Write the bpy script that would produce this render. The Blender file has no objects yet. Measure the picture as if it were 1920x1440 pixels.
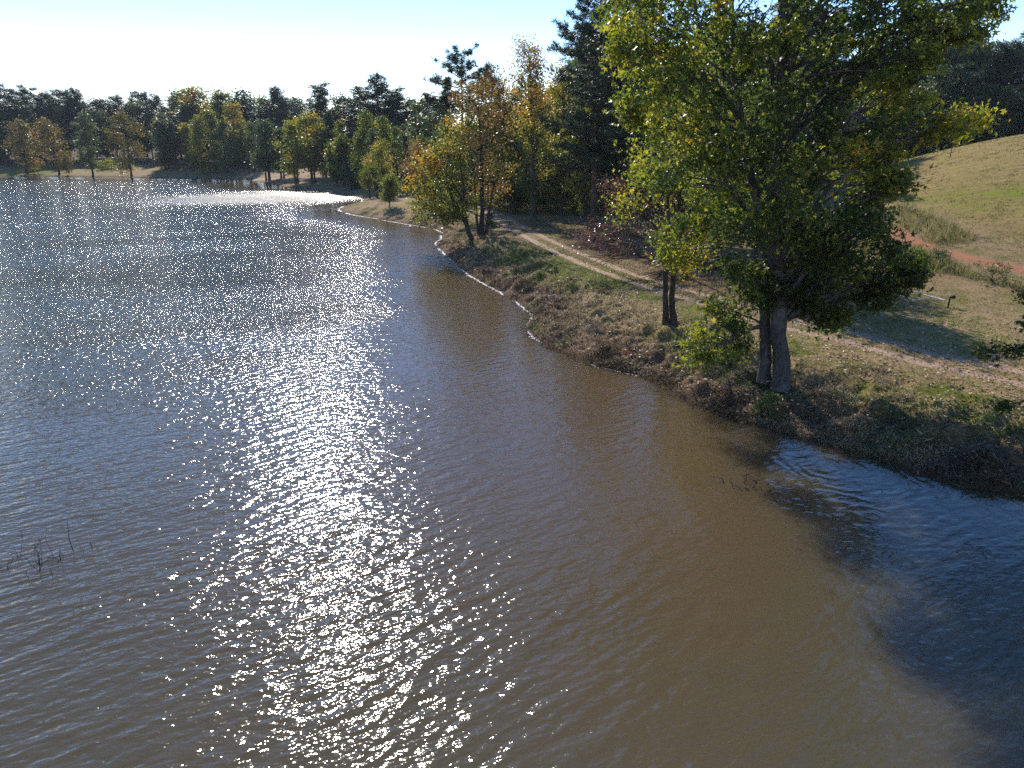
import bpy, math, random
import numpy as np
R = math.radians
rng = np.random.default_rng(7)
random.seed(7)
SC = bpy.context.scene
COL = SC.collection

# ------------------------------------------------------------------ camera
PITCH, CAMH, FPX = R(18.8), 10.0, 1345.0
cd = bpy.data.cameras.new('camera')
cd.sensor_width = 36.0
cd.lens = 36.0 * FPX / 1920.0
cd.clip_start = 0.1
cd.clip_end = 5000
cam = bpy.data.objects.new('camera', cd)
cam.location = (0, 0, CAMH)
cam.rotation_euler = (math.pi / 2 - PITCH, 0, 0)
COL.objects.link(cam)
SC.camera = cam
# ------------------------------------------------------------------ sky, sun, exposure
SUN_AZ, SUN_EL = R(-15.8), R(36.0)       # azimuth measured from +Y towards +X
w = bpy.data.worlds.new('World')
SC.world = w
w.use_nodes = True
nt = w.node_tree
nt.nodes.clear()
sky = nt.nodes.new('ShaderNodeTexSky')
sky.sky_type = 'NISHITA'
sky.sun_disc = False
sky.sun_elevation = SUN_EL
sky.sun_rotation = SUN_AZ
sky.air_density = 1.0
sky.dust_density = 0.0
sky.ozone_density = 3.0
bg = nt.nodes.new('ShaderNodeBackground')
bg.inputs[1].default_value = 0.15
wo = nt.nodes.new('ShaderNodeOutputWorld')
hs = nt.nodes.new('ShaderNodeHueSaturation')
hs.inputs['Saturation'].default_value = 1.2
nt.links.new(sky.outputs[0], hs.inputs['Color'])
tn = nt.nodes.new('ShaderNodeMix'); tn.data_type = 'RGBA'; tn.blend_type = 'MULTIPLY'; tn.inputs[0].default_value = 1.0
tn.inputs[7].default_value = (1.0, 0.95, 1.08, 1)
nt.links.new(hs.outputs[0], tn.inputs[6])
nt.links.new(tn.outputs[2], bg.inputs[0])
nt.links.new(bg.outputs[0], wo.inputs[0])
sd = bpy.data.lights.new('sun', 'SUN')
sd.energy = 5.0
sd.angle = R(0.5)
sd.color = (1.0, 0.93, 0.83)
sun = bpy.data.objects.new('sun', sd)
COL.objects.link(sun)
sun.rotation_euler = (math.pi / 2 - SUN_EL, 0, math.pi - SUN_AZ)
SC.view_settings.view_transform = 'Standard'
SC.view_settings.look = 'None'
SC.view_settings.exposure = 0.6
SC.view_settings.gamma = 1.0
SC.cycles.use_denoising = False
SC.cycles.max_bounces = 6
SC.cycles.diffuse_bounces = 2
SC.cycles.glossy_bounces = 3
SC.cycles.transmission_bounces = 4
SC.cycles.transparent_max_bounces = 6
SC.cycles.caustics_reflective = False
SC.cycles.caustics_refractive = False
SC.cycles.sample_clamp_indirect = 4.0
SC.cycles.sample_clamp_direct = 60.0

# ------------------------------------------------------------------ helpers: picture geometry
cp, sp = math.cos(PITCH), math.sin(PITCH)
def ray(px, py):
    a, b = (px - 960.0) / FPX, (720.0 - py) / FPX
    return np.array([a, cp + b * sp, -sp + b * cp])
def P(px, py, z=0.0):                        # where the view ray meets height z
    d = ray(px, py)
    t = (z - CAMH) / d[2]
    return np.array([d[0] * t, d[1] * t])
def V(px, py, y):                            # where the view ray meets the plane Y = y
    d = ray(px, py)
    t = y / d[1]
    return np.array([d[0] * t, y, CAMH + d[2] * t])

# ------------------------------------------------------------------ helpers: noise
_tab = np.random.default_rng(3).random((256, 256))
def vn(x, y, s=0):
    x = np.asarray(x, float) + s * 17.31; y = np.asarray(y, float) + s * 9.7
    xi = np.floor(x).astype(int); yi = np.floor(y).astype(int)
    fx = x - xi; fy = y - yi
    fx = fx * fx * (3 - 2 * fx); fy = fy * fy * (3 - 2 * fy)
    a = _tab[xi % 256, yi % 256]; b = _tab[(xi + 1) % 256, yi % 256]
    c = _tab[xi % 256, (yi + 1) % 256]; d = _tab[(xi + 1) % 256, (yi + 1) % 256]
    return (a * (1 - fx) + b * fx) * (1 - fy) + (c * (1 - fx) + d * fx) * fy
def fbm(x, y, s=0, o=4):
    r = 0; a = 0.5; f = 1
    for k in range(o):
        r = r + a * vn(x * f, y * f, s + k); a *= 0.5; f *= 2.03
    return r / (1 - 0.5 ** o) - 0.5
def sst(x, a, b):
    t = np.clip((x - a) / (b - a), 0, 1)
    return t * t * (3 - 2 * t)

# ------------------------------------------------------------------ the shoreline and paths in plan
def spline(pts, per=8):
    pts = [np.array(p, float) for p in pts]
    out = []
    n = len(pts)
    for i in range(n - 1):
        p0 = pts[max(i - 1, 0)]; p1 = pts[i]; p2 = pts[i + 1]; p3 = pts[min(i + 2, n - 1)]
        for k in range(per):
            t = k / per
            out.append(0.5 * ((2 * p1) + (-p0 + p2) * t + (2 * p0 - 5 * p1 + 4 * p2 - p3) * t * t
                              + (-p0 + 3 * p1 - 3 * p2 + p3) * t ** 3))
    out.append(pts[-1])
    return np.array(out)
shore_px = [(-700, 335), (-350, 333), (0, 331), (180, 332), (330, 334), (440, 335), (480, 341), (540, 350), (580, 356), (615, 361),
            (650, 366), (681, 372), (676, 380), (642, 389), (655, 402), (710, 411), (740, 416), (790, 425), (828, 436),
            (819, 454), (828, 471), (860, 500), (900, 525), (940, 548), (978, 574), (1000, 598), (990, 616), (1012, 640), (1060, 665),
            (1120, 685), (1200, 705), (1250, 735), (1300, 757), (1350, 780), (1420, 800), (1500, 822), (1600, 850), (1700, 880),
            (1800, 912), (1920, 935), (2200, 1010), (2700, 1180)]
shore = spline([P(x, y, 0) for x, y in shore_px], 6)
poly = np.vstack([shore, [[45, 0], [60, -60], [-400, -60], [-400, 220]]])
def seg_dist(x, y, pl):
    """distance to a polyline, and the running index of the nearest point"""
    best = np.full(x.shape, 1e9); idx = np.zeros(x.shape)
    for i in range(len(pl) - 1):
        ax, ay = pl[i]; bx, by = pl[i + 1]
        dx, dy = bx - ax, by - ay
        l2 = dx * dx + dy * dy + 1e-12
        t = np.clip(((x - ax) * dx + (y - ay) * dy) / l2, 0, 1)
        d = (x - ax - t * dx) ** 2 + (y - ay - t * dy) ** 2
        m = d < best
        best = np.where(m, d, best); idx = np.where(m, i + t, idx)
    return np.sqrt(best), idx
def inside(x, y, pl):
    c = np.zeros(x.shape, bool)
    n = len(pl)
    for i in range(n):
        x1, y1 = pl[i]; x2, y2 = pl[(i + 1) % n]
        m = ((y1 > y) != (y2 > y))
        with np.errstate(divide='ignore', invalid='ignore'):
            xx = (x2 - x1) * (y - y1) / (y2 - y1 + 1e-15) + x1
        c ^= m & (x < xx)
    return c
def sdist(x, y):                             # > 0 on land, < 0 on water
    d, _ = seg_dist(x, y, shore)
    s = np.where(inside(x, y, poly), -d, d)
    return s + 0.35 * fbm(x * 0.9, y * 0.9, 5, 3) + 0.012 * np.hypot(x, y) * fbm(x * .12, y * .12, 8, 2)

road_px = [(2500, 860), (2150, 770), (1920, 704), (1820, 682), (1700, 656), (1600, 630), (1500, 607), (1420, 587), (1340, 563), (1200, 522), (1120, 494),
           (1050, 465), (1000, 441), (960, 420), (925, 400)]
road = spline([P(x, y, 1.5) for x, y in road_px] + [P(850, 378, 1.5), P(760, 356, 1.5), P(735, 350, 1.5), P(690, 343, 1.6), P(640, 333, 1.8), P(560, 327, 2), P(430, 322, 2)], 8)

def height(x, y, detail=True):
    x = np.asarray(x, float); y = np.asarray(y, float)
    s = sdist(x, y)
    r = np.hypot(x, y); az = np.degrees(np.arctan2(x, y))
    near = 1 - sst(r, 90, 150)
    bank = 0.75 * (1 - np.exp(-np.maximum(s, 0) / 1.3)) * (0.6 + 0.4 * near) + 0.65 * sst(s, 0.5, 7) + 0.5 * sst(s, 12, 60) + 2.2 * sst(s, 30, 160)
    farl = sst(r, 150, 175)
    bank = bank * (1 - farl) + farl * (0.30 * (1 - np.exp(-np.maximum(s, 0) / 1.3)) + 0.095 * np.minimum(np.maximum(s, 0), 34) + .02 * np.maximum(s - 34, 0))
    low = np.minimum(s, 0) * 0.35
    z = np.where(s > 0, bank, np.maximum(low, -2.5))
    hill = 9.0 * sst(az, 14, 38) * (sst(r, 44, 112) - 0.6 * sst(r, 112, 165)) * sst(s, 8, 20)
    z = z + hill
    if detail:
        m = np.clip(s / 0.8, 0, 1)
        rough = (1 - sst(s, 3, 7))
        z = z + m * (0.10 * fbm(x * 0.35, y * 0.35, 1, 3) * sst(s, 1, 4) + (0.95 * rough + 0.08) * fbm(x * 1.1, y * 1.1, 2, 4) * near + 0.5 * sst(r, 60, 140) * sst(s, 4, 16) * fbm(x * .05, y * .05, 4, 2) )
        dr, _ = seg_dist(x, y, road)
        rut = np.exp(-((dr - 0.85) / 0.3) ** 2)
        z = z - 0.07 * rut * near
    return z
def G(px, py):                               # ground point under a picture point
    d = ray(px, py)
    t = np.geomspace(8, 600, 1500)
    zz = height(d[0] * t, d[1] * t, False)
    hit = np.nonzero(CAMH + d[2] * t < np.maximum(zz, 0.02))[0]
    t = t[hit[0]] if len(hit) else 600
    p = np.array([d[0] * t, d[1] * t])
    return np.array([p[0], p[1], float(height(np.array([p[0]]), np.array([p[1]]))[0])])
def gz(x, y):
    return float(height(np.array([x]), np.array([y]))[0])

# ------------------------------------------------------------------ helpers: mesh
def mesh_np(name, verts, faces, mat=None, fattr=None, vattr=None, smooth=False):
    """faces: list of (F,k) int arrays; fattr {name: per-face floats}; vattr {name: per-vertex floats}"""
    me = bpy.data.meshes.new(name)
    verts = np.asarray(verts, np.float32)
    me.vertices.add(len(verts)); me.vertices.foreach_set('co', verts.ravel())
    faces = [np.asarray(f, np.int32) for f in faces if len(f)]
    nl = sum(f.size for f in faces); nf = sum(len(f) for f in faces)
    me.loops.add(nl); me.polygons.add(nf)
    me.loops.foreach_set('vertex_index', np.concatenate([f.ravel() for f in faces]))
    tot = np.concatenate([np.full(len(f), f.shape[1], np.int32) for f in faces])
    st = np.concatenate([[0], np.cumsum(tot)[:-1]]).astype(np.int32)
    me.polygons.foreach_set('loop_start', st)
    try:
        me.polygons.foreach_set('loop_total', tot)
    except Exception:
        pass
    me.polygons.foreach_set('use_smooth', np.full(nf, smooth, bool))
    me.update(calc_edges=True)
    for k, v in (fattr or {}).items():
        a = me.attributes.new(k, 'FLOAT', 'FACE'); a.data.foreach_set('value', np.asarray(v, np.float32))
    for k, v in (vattr or {}).items():
        a = me.attributes.new(k, 'FLOAT', 'POINT'); a.data.foreach_set('value', np.asarray(v, np.float32))
    if mat:
        me.materials.append(mat)
    return me
def link(name, me, parent=None, loc=None):
    o = bpy.data.objects.new(name, me)
    COL.objects.link(o)
    if parent is not None:
        o.parent = parent
    if loc is not None:
        o.location = loc
    return o
def tag(o, label=None, cat=None, group=None, kind=None):
    if label: o['label'] = label
    if cat: o['category'] = cat
    if group: o['group'] = group
    if kind: o['kind'] = kind
    return o
def empty(name, loc, label, cat, group=None):
    o = bpy.data.objects.new(name, None)
    o.empty_display_size = 0.3
    COL.objects.link(o); o.location = loc
    return tag(o, label, cat, group)

class Tubes:
    def __init__(self): self.v = []; self.f = []; self.n = 0
    def add(self, pts, rad, sides=6, cap=True, wob=0.0):
        pts = np.asarray(pts, float); rad = np.asarray(rad, float)
        k = len(pts)
        tan = np.gradient(pts, axis=0)
        tan /= np.linalg.norm(tan, axis=1)[:, None] + 1e-9
        ref = np.where(np.abs(tan[:, 2:3]) > 0.9, np.array([[1.0, 0, 0]]), np.array([[0, 0, 1.0]]))
        if abs(tan[:, 2]).mean() > 0.75: ref = np.repeat([[1.0, 0, 0]], k, 0)
        u = np.cross(tan, ref); u /= np.linalg.norm(u, axis=1)[:, None] + 1e-9
        v = np.cross(tan, u)
        a = np.linspace(0, 2 * np.pi, sides, endpoint=False)
        rr = rad[:, None] * np.ones(sides)
        if wob: rr = rr * (1 + wob * (rng.random((k, sides)) - .5))
        ring = pts[:, None, :] + rr[..., None] * (np.cos(a)[None, :, None] * u[:, None, :] + np.sin(a)[None, :, None] * v[:, None, :])
        b = self.n
        self.v.append(ring.reshape(-1, 3)); self.n += k * sides
        i = np.arange(k - 1)[:, None]; j = np.arange(sides)[None, :]; j2 = (j + 1) % sides
        q = np.stack([b + i * sides + j, b + i * sides + j2, b + (i + 1) * sides + j2, b + (i + 1) * sides + j], -1).reshape(-1, 4)
        self.f.append(q)
    def mesh(self, name, mat):
        return mesh_np(name, np.vstack(self.v), [np.vstack(self.f)], mat, smooth=True)

def bend(a, b, n=5, sag=0.0, wob=0.1):
    a = np.asarray(a, float); b = np.asarray(b, float)
    t = np.linspace(0, 1, n)[:, None]
    L = np.linalg.norm(b - a)
    p = a + (b - a) * t
    p[:, 2] += sag * L * np.sin(np.pi * t[:, 0])
    w_ = rng.normal(0, wob * L / n, (n, 3)); w_[0] = 0; w_[-1] = 0
    return p + w_

# ------------------------------------------------------------------ materials
def newmat(name):
    m = bpy.data.materials.new(name); m.use_nodes = True
    m.node_tree.nodes.clear()
    return m, m.node_tree
class N:
    def __init__(self, nt): self.nt = nt
    def __call__(self, typ, inputs=None, **props):
        n = self.nt.nodes.new(typ)
        for k, v in props.items(): setattr(n, k, v)
        for k, v in (inputs or {}).items():
            if isinstance(v, bpy.types.NodeSocket): self.nt.links.new(v, n.inputs[k])
            else: n.inputs[k].default_value = v
        return n
    def math(self, op, a, b=0.0, c=0.0, clamp=False):
        n = self('ShaderNodeMath', {0: a, 1: b, 2: c}, operation=op, use_clamp=clamp)
        return n.outputs[0]
    def noise(self, vec, scale, detail=4, rough=0.6, dist=0.0):
        return self('ShaderNodeTexNoise', {'Vector': vec, 'Scale': scale, 'Detail': detail, 'Roughness': rough, 'Distortion': dist}).outputs[0]
    def mix(self, f, a, b):
        n = self('ShaderNodeMix', {0: f}, data_type='RGBA')
        for s, v in ((n.inputs[6], a), (n.inputs[7], b)):
            if isinstance(v, bpy.types.NodeSocket): self.nt.links.new(v, s)
            else: s.default_value = (*v, 1) if len(v) == 3 else v
        return n.outputs[2]
    def ramp(self, f, stops, interp='LINEAR'):
        n = self('ShaderNodeValToRGB', {0: f})
        cr = n.color_ramp; cr.interpolation = interp
        while len(cr.elements) < len(stops): cr.elements.new(0.5)
        for e, (p, c) in zip(cr.elements, stops):
            e.position = p; e.color = (*c, 1) if len(c) == 3 else c
        return n.outputs[0]
    def att(self, name):
        return self('ShaderNodeAttribute', attribute_name=name).outputs['Fac']
    def mr(self, v, a, b, c=0.0, d=1.0):
        return self('ShaderNodeMapRange', {0: v, 1: a, 2: b, 3: c, 4: d}).outputs[0]

def leaf_mat(name, stops, trans=0.5, gloss=0.5, rough=0.35):
    m, nt = newmat(name); n = N(nt)
    h = n.att('hue')
    col = n.ramp(h, stops)
    tcol = n.mix(0.55, col, n('ShaderNodeHueSaturation', {'Color': col, 'Saturation': 1.1, 'Value': 2.3}).outputs[0])
    pr = n('ShaderNodeBsdfPrincipled', {'Base Color': col, 'Roughness': rough, 'Specular IOR Level': gloss})
    tr = n('ShaderNodeBsdfTranslucent', {'Color': tcol})
    mx = n('ShaderNodeMixShader', {0: trans, 1: pr.outputs[0], 2: tr.outputs[0]})
    n('ShaderNodeOutputMaterial', {0: mx.outputs[0]})
    return m
GREEN = [(0.0, (0.025, 0.042, 0.012)), (0.35, (0.065, 0.09, 0.016)), (0.6, (0.16, 0.18, 0.024)), (0.85, (0.30, 0.26, 0.035)), (1.0, (0.33, 0.20, 0.03))]
YELLOW = [(0.0, (0.04, 0.065, 0.014)), (0.4, (0.10, 0.12, 0.02)), (0.7, (0.22, 0.19, 0.03)), (0.9, (0.32, 0.19, 0.03)), (1.0, (0.32, 0.11, 0.025))]
ORANGE = [(0.0, (0.06, 0.07, 0.016)), (0.35, (0.13, 0.105, 0.024)), (0.65, (0.175, 0.115, 0.032)), (0.9, (0.23, 0.12, 0.04)), (1.0, (0.26, 0.10, 0.04))]
REDDY = [(0.0, (0.11, 0.065, 0.05)), (0.5, (0.20, 0.095, 0.07)), (0.85, (0.31, 0.12, 0.09)), (1.0, (0.40, 0.11, 0.06))]
PINE = [(0.0, (0.018, 0.034, 0.014)), (0.6, (0.036, 0.06, 0.022)), (1.0, (0.075, 0.095, 0.032))]
DULL = [(0.0, (0.04, 0.06, 0.022)), (0.6, (0.075, 0.10, 0.03)), (1.0, (0.15, 0.145, 0.045))]
M = {}
M['green'] = leaf_mat('sweetgum_leaf', GREEN, 0.55, 0.35, 0.4)
M['yellow'] = leaf_mat('yellowing_leaf', YELLOW, 0.55, 0.45, 0.38)
M['orange'] = leaf_mat('orange_leaf', ORANGE, 0.4, 0.35, 0.45)
M['red'] = leaf_mat('red_leaf', REDDY, 0.3, 0.6, 0.3)
M['pine'] = leaf_mat('pine_needles', PINE, 0.15, 0.4, 0.45)
M['dull'] = leaf_mat('dull_green_leaf', DULL, 0.35, 0.35, 0.45)
def bark_mat(name, c1, c2, sc=6.0):
    m, nt = newmat(name); n = N(nt)
    tc = n('ShaderNodeTexCoord').outputs['Object']
    mp = n('ShaderNodeMapping', {'Vector': tc, 'Scale': (sc, sc, sc * 0.22)}).outputs[0]
    a = n.noise(mp, 2.2, 6, 0.7, 0.6); b = n.noise(tc, 0.7, 3, 0.6)
    col = n.mix(n.mr(a, 0.35, 0.65), c1, c2)
    col = n.mix(n.mr(b, 0.5, 0.75), col, tuple(min(1, x * 1.5 + 0.02) for x in c2))
    bp = n('ShaderNodeBump', {'Strength': 1.0, 'Distance': 0.07, 'Height': a})
    pr = n('ShaderNodeBsdfPrincipled', {'Base Color': col, 'Roughness': 0.9, 'Normal': bp.outputs[0], 'Specular IOR Level': 0.2})
    n('ShaderNodeOutputMaterial', {0: pr.outputs[0]})
    return m
M['bark'] = bark_mat('grey_bark', (0.03, 0.028, 0.026), (0.105, 0.10, 0.095))
M['barkd'] = bark_mat('dark_bark', (0.02, 0.016, 0.013), (0.075, 0.06, 0.05))
M['barkp'] = bark_mat('pine_bark', (0.03, 0.022, 0.018), (0.11, 0.075, 0.055))
def plain(name, c1, c2, sc=8, rough=0.85, spec=0.2):
    m, nt = newmat(name); n = N(nt)
    tc = n('ShaderNodeTexCoord').outputs['Object']
    a = n.noise(tc, sc, 4)
    pr = n('ShaderNodeBsdfPrincipled', {'Base Color': n.mix(n.mr(a, .3, .7), c1, c2), 'Roughness': rough, 'Specular IOR Level': spec})
    n('ShaderNodeOutputMaterial', {0: pr.outputs[0]})
    return m
M['twig'] = plain('dead_twig', (0.05, 0.035, 0.025), (0.14, 0.1, 0.07))
M['darktwig'] = plain('wet_twig', (0.015, 0.012, 0.01), (0.04, 0.03, 0.025))
M['board'] = plain('weathered_board', (0.30, 0.26, 0.22), (0.55, 0.5, 0.44), 3)
M['rust'] = plain('rusty_steel', (0.03, 0.018, 0.014), (0.07, 0.04, 0.03))
M['painted_glint'] = plain('painted_glint', (0.5, 0.5, 0.5), (0.8, 0.8, 0.8), 5, 0.5, 0.5)  # white colour standing in for sun glint at the waterline
def blade_mat(name, stops, trans=0.35):
    return leaf_mat(name, stops, trans, 0.25, 0.55)
M['grass'] = blade_mat('grass_blades', [(0, (0.10, 0.15, 0.02)), (0.3, (0.13, 0.15, 0.03)), (0.6, (0.20, 0.17, 0.07)), (1, (0.34, 0.27, 0.15))])
M['weed'] = blade_mat('dead_weeds', [(0, (0.05, 0.036, 0.022)), (0.35, (0.15, 0.105, 0.06)), (0.65, (0.36, 0.27, 0.17)), (0.85, (0.16, 0.17, 0.05)), (1, (0.08, 0.12, 0.03))], 0.2)
M['litter'] = blade_mat('fallen_leaves', [(0, (0.12, 0.06, 0.03)), (0.5, (0.30, 0.19, 0.10)), (1, (0.50, 0.40, 0.28))], 0.1)

# ground
def ground_mat():
    m, nt = newmat('ground'); n = N(nt)
    pos = n('ShaderNodeNewGeometry').outputs['Position']
    big = n.noise(pos, 0.12, 5, 0.6); mid = n.noise(pos, 0.7, 6, 0.65); fine = n.noise(pos, 7.0, 6, 0.75)
    st = n.noise(n('ShaderNodeMapping', {'Vector': pos, 'Rotation': (0, 0, R(150)), 'Scale': (5.0, 0.45, 1)}, vector_type='TEXTURE').outputs[0], 1.0, 5, 0.65)
    green = n.mix(n.mr(fine, .3, .7), (0.05, 0.065, 0.014), (0.16, 0.175, 0.03))
    tan = n.mix(n.mr(fine, .3, .7), (0.15, 0.105, 0.055), (0.42, 0.30, 0.18))
    g = n.math('ADD', n.math('MULTIPLY', mid, 0.9), n.math('MULTIPLY', big, 0.5))
    gsel = n.math('ADD', n.mr(g, 0.62, 0.86), n.math('SUBTRACT', n.att('green'), 0.35), clamp=True)
    col = n.mix(gsel, tan, green)
    # mown hill field
    fcol = n.mix(n.mr(st, .35, .65), (0.21, 0.15, 0.062), (0.35, 0.26, 0.12))
    fg = n.math('MULTIPLY', n.mr(n.math('ADD', st, n.math('MULTIPLY', big, 0.8)), 0.88, 1.12), n.att('fieldgreen'), clamp=True)
    fcol = n.mix(fg, fcol, (0.19, 0.22, 0.03))
    fcol = n.mix(n.mr(fine, .25, .6), n.mix(0.5, fcol, (0.05, 0.04, 0.02)), fcol)
    col = n.mix(n.att('field'), col, fcol)
    # leaf-covered earth under the trees, rough bank
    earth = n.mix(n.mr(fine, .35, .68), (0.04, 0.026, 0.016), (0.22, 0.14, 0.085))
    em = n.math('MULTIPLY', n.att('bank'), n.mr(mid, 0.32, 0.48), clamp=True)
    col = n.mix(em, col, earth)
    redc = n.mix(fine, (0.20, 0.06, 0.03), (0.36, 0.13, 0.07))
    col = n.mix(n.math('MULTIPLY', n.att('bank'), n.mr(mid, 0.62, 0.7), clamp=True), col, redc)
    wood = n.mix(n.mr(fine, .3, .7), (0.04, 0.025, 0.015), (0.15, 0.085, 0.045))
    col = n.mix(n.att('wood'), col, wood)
    # ruts
    sand = n.mix(n.mr(fine, .3, .7), (0.29, 0.195, 0.14), (0.47, 0.345, 0.26))
    rm = n.mr(n.math('ADD', n.att('rut'), n.math('MULTIPLY', n.math('SUBTRACT', mid, 0.5), 1.4)), 0.35, 0.62)
    col = n.mix(rm, col, sand)
    clay = n.mix(n.mr(fine, .3, .7), (0.27, 0.125, 0.075), (0.40, 0.205, 0.13))
    cm = n.mr(n.math('ADD', n.att('clay'), n.math('MULTIPLY', n.math('SUBTRACT', mid, 0.5), 1.3)), 0.4, 0.62)
    col = n.mix(cm, col, clay)
    mud = (0.07, 0.045, 0.025)
    col = n.mix(n.att('wet'), col, mud)
    bp = n('ShaderNodeBump', {'Strength': 0.8, 'Distance': 0.08, 'Height': n.math('ADD', fine, n.math('MULTIPLY', mid, 0.5))})
    col = n.mix(1.0, col, n('ShaderNodeHueSaturation', {'Color': col, 'Saturation': 1.12, 'Value': 0.86}).outputs[0])
    pr = n('ShaderNodeBsdfPrincipled', {'Base Color': col, 'Roughness': 0.95, 'Normal': bp.outputs[0], 'Specular IOR Level': 0.1})
    n('ShaderNodeOutputMaterial', {0: pr.outputs[0]})
    return m
M['ground'] = ground_mat()

RINGC = P(1560, 880, 0)
def water_mat():
    m, nt = newmat('water'); n = N(nt)
    pos = n('ShaderNodeNewGeometry').outputs['Position']
    def layer(rot, sx, sy, scale, det, rough=0.5, dist=0.0):
        mp = n('ShaderNodeMapping', {'Vector': pos, 'Rotation': (0, 0, R(rot)), 'Scale': (1 / sx, 1 / sy, 1)}, vector_type='TEXTURE').outputs[0]
        return n.noise(mp, scale, det, rough, dist)
    h1 = layer(38, 0.3, 1.0, 2.7, 1.0)
    h2 = layer(26, 0.45, 1.0, 5.2, 1.5)
    h3 = layer(8, 0.6, 1.0, 8.0, 2.0)
    h4 = layer(-20, 0.9, 1.0, 3.2, 1.0)
    fr_ = n.att('open')
    h = n.math('ADD', n.math('MULTIPLY', h1, n.mr(fr_, 0, 1, 0.125, 0.10)), n.math('ADD', n.math('MULTIPLY', h2, n.mr(fr_, 0, 1, 0.085, 0.06)), n.math('MULTIPLY', h3, n.mr(fr_, 0, 1, 0.04, 0.12))))
    h = n.math('ADD', h, n.math('MULTIPLY', h4, n.math('MULTIPLY', fr_, 0.30)))
    gust = n.mr(n.noise(n('ShaderNodeMapping', {'Vector': pos, 'Rotation': (0, 0, R(20)), 'Scale': (3, 1, 1)}, vector_type='TEXTURE').outputs[0], 0.11, 3), 0.35, 0.65, 0.66, 1.25)
    h = n.math('MULTIPLY', h, n.math('MULTIPLY', n.att('chop'), gust))
    # rings of rotor wash
    d = n('ShaderNodeVectorMath', {0: pos, 1: (RINGC[0], RINGC[1], 0)}, operation='DISTANCE').outputs['Value']
    wob = n.math('MULTIPLY', n.noise(pos, 0.6, 2), 2.2)
    ring = n.math('SINE', n.math('MULTIPLY', n.math('ADD', d, wob), 11.0))
    fall = n.mr(d, 0.5, 9.0, 1.0, 0.0)
    h = n.math('ADD', h, n.math('MULTIPLY', n.math('MULTIPLY', ring, fall), 0.0045))
    bp = n('ShaderNodeBump', {'Strength': 1.0, 'Distance': 1.0, 'Height': h})
    murk = n.math('ADD', n.att('murk'), n.math('MULTIPLY', n.math('SUBTRACT', n.noise(pos, 0.25, 3), 0.5), 0.5), clamp=True)
    col = n.mix(murk, (0.046, 0.050, 0.031), (0.078, 0.053, 0.025))
    pr = n('ShaderNodeBsdfPrincipled', {'Base Color': col, 'Roughness': n.mr(n.att('glare'), 0, 1, 0.08, 0.36), 'IOR': 1.333, 'Subsurface Weight': 1.0, 'Subsurface Radius': (1.0, 0.75, 0.4), 'Subsurface Scale': 2.2, 'Normal': bp.outputs[0]}, subsurface_method='BURLEY')
    n('ShaderNodeOutputMaterial', {0: pr.outputs[0]})
    return m
M['water'] = water_mat()

# ------------------------------------------------------------------ terrain: one sheet
def polar_grid(az0, az1, na, radii):
    az = np.radians(np.linspace(az0, az1, na))
    rr, aa = np.meshgrid(radii, az, indexing='ij')
    return rr * np.sin(aa), rr * np.cos(aa)
def grid_faces(nr, na):
    i = np.arange(nr - 1)[:, None]; j = np.arange(na - 1)[None, :]
    return np.stack([i * na + j, i * na + j + 1, (i + 1) * na + j + 1, (i + 1) * na + j], -1).reshape(-1, 4)[:, ::-1]
radii = np.concatenate([np.geomspace(4, 14, 12, endpoint=False), np.geomspace(14, 130, 720, endpoint=False),
                        np.geomspace(130, 320, 160, endpoint=False), np.geomspace(320, 900, 30)])
NA = 760
X, Y = polar_grid(-62, 62, NA, radii)
xs, ys = X.ravel(), Y.ravel()
Z = height(xs, ys)
S = sdist(xs, ys)
Rr = np.hypot(xs, ys); Az = np.degrees(np.arctan2(xs, ys))
dr, _ = seg_dist(xs, ys, road)
wv = 0.5 + 0.5 * vn(xs * .3, ys * .3, 3)
rut = np.exp(-(np.abs(dr - 0.85) / 0.36) ** 2 * 1.3)
rut = rut * (0.75 + 0.5 * vn(xs * .5, ys * .5, 2)) + 0.12 * (dr < 0.8)
far_road = np.exp(-(dr / 1.7) ** 2) * sst(Rr, 75, 100)
rut = np.maximum(rut * (1 - sst(Rr, 80, 110)), far_road)
clay_px = [(2300, 600), (1920, 508), (1830, 490), (1750, 468), (1690, 445), (1650, 420), (1622, 392), (1612, 372)]
clay_line = spline([G(x, y)[:2] for x, y in clay_px], 8)
dc, _ = seg_dist(xs, ys, clay_line)
clay = np.exp(-(dc / 0.95) ** 2) * (1 - 0.45 * np.exp(-(dc / 0.35) ** 2))
# side of the clay track: beyond it lies the mown hill field
cvec = clay_line[-1] - clay_line[0]
side = (xs - clay_line[0][0]) * cvec[1] - (ys - clay_line[0][1]) * cvec[0]
side /= np.linalg.norm(cvec)
field = sst(side, 0.0, 1.5) * sst(Rr, 35, 40)
fp = G(1880, 440); fq = G(1760, 410)
fgm = np.clip(1.35 * np.exp(-(((xs - fp[0]) / 10) ** 2 + ((ys - fp[1]) / 9) ** 2)) + 0.8 * np.exp(-(((xs - fq[0]) / 8) ** 2 + ((ys - fq[1]) / 9) ** 2)) + 0.5, 0, 1)
greens = [((1000, 475), 3.8, 1.1), ((1060, 500), 3.0, 1.1), ((1110, 515), 2.6, 1.1), ((1170, 530), 2.2, 1.0), ((940, 470), 3, .6), ((1320, 580), 2.0, .7), ((1240, 560), 1.6, .7), ((1730, 590), 3, .5), ((1850, 640), 3, .45), ((1750, 730), 2, .45),
          ((60, 322), 14, 1.0), ((95, 320), 10, 1.0), ((190, 312), 12, .8), ((235, 318), 10, .5), ((655, 385), 4, .7), ((690, 400), 4, .6), ((1500, 650), 1.5, .6), ((1700, 560), 4, .35)]
grn = np.full(xs.shape, 0.12)
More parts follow.
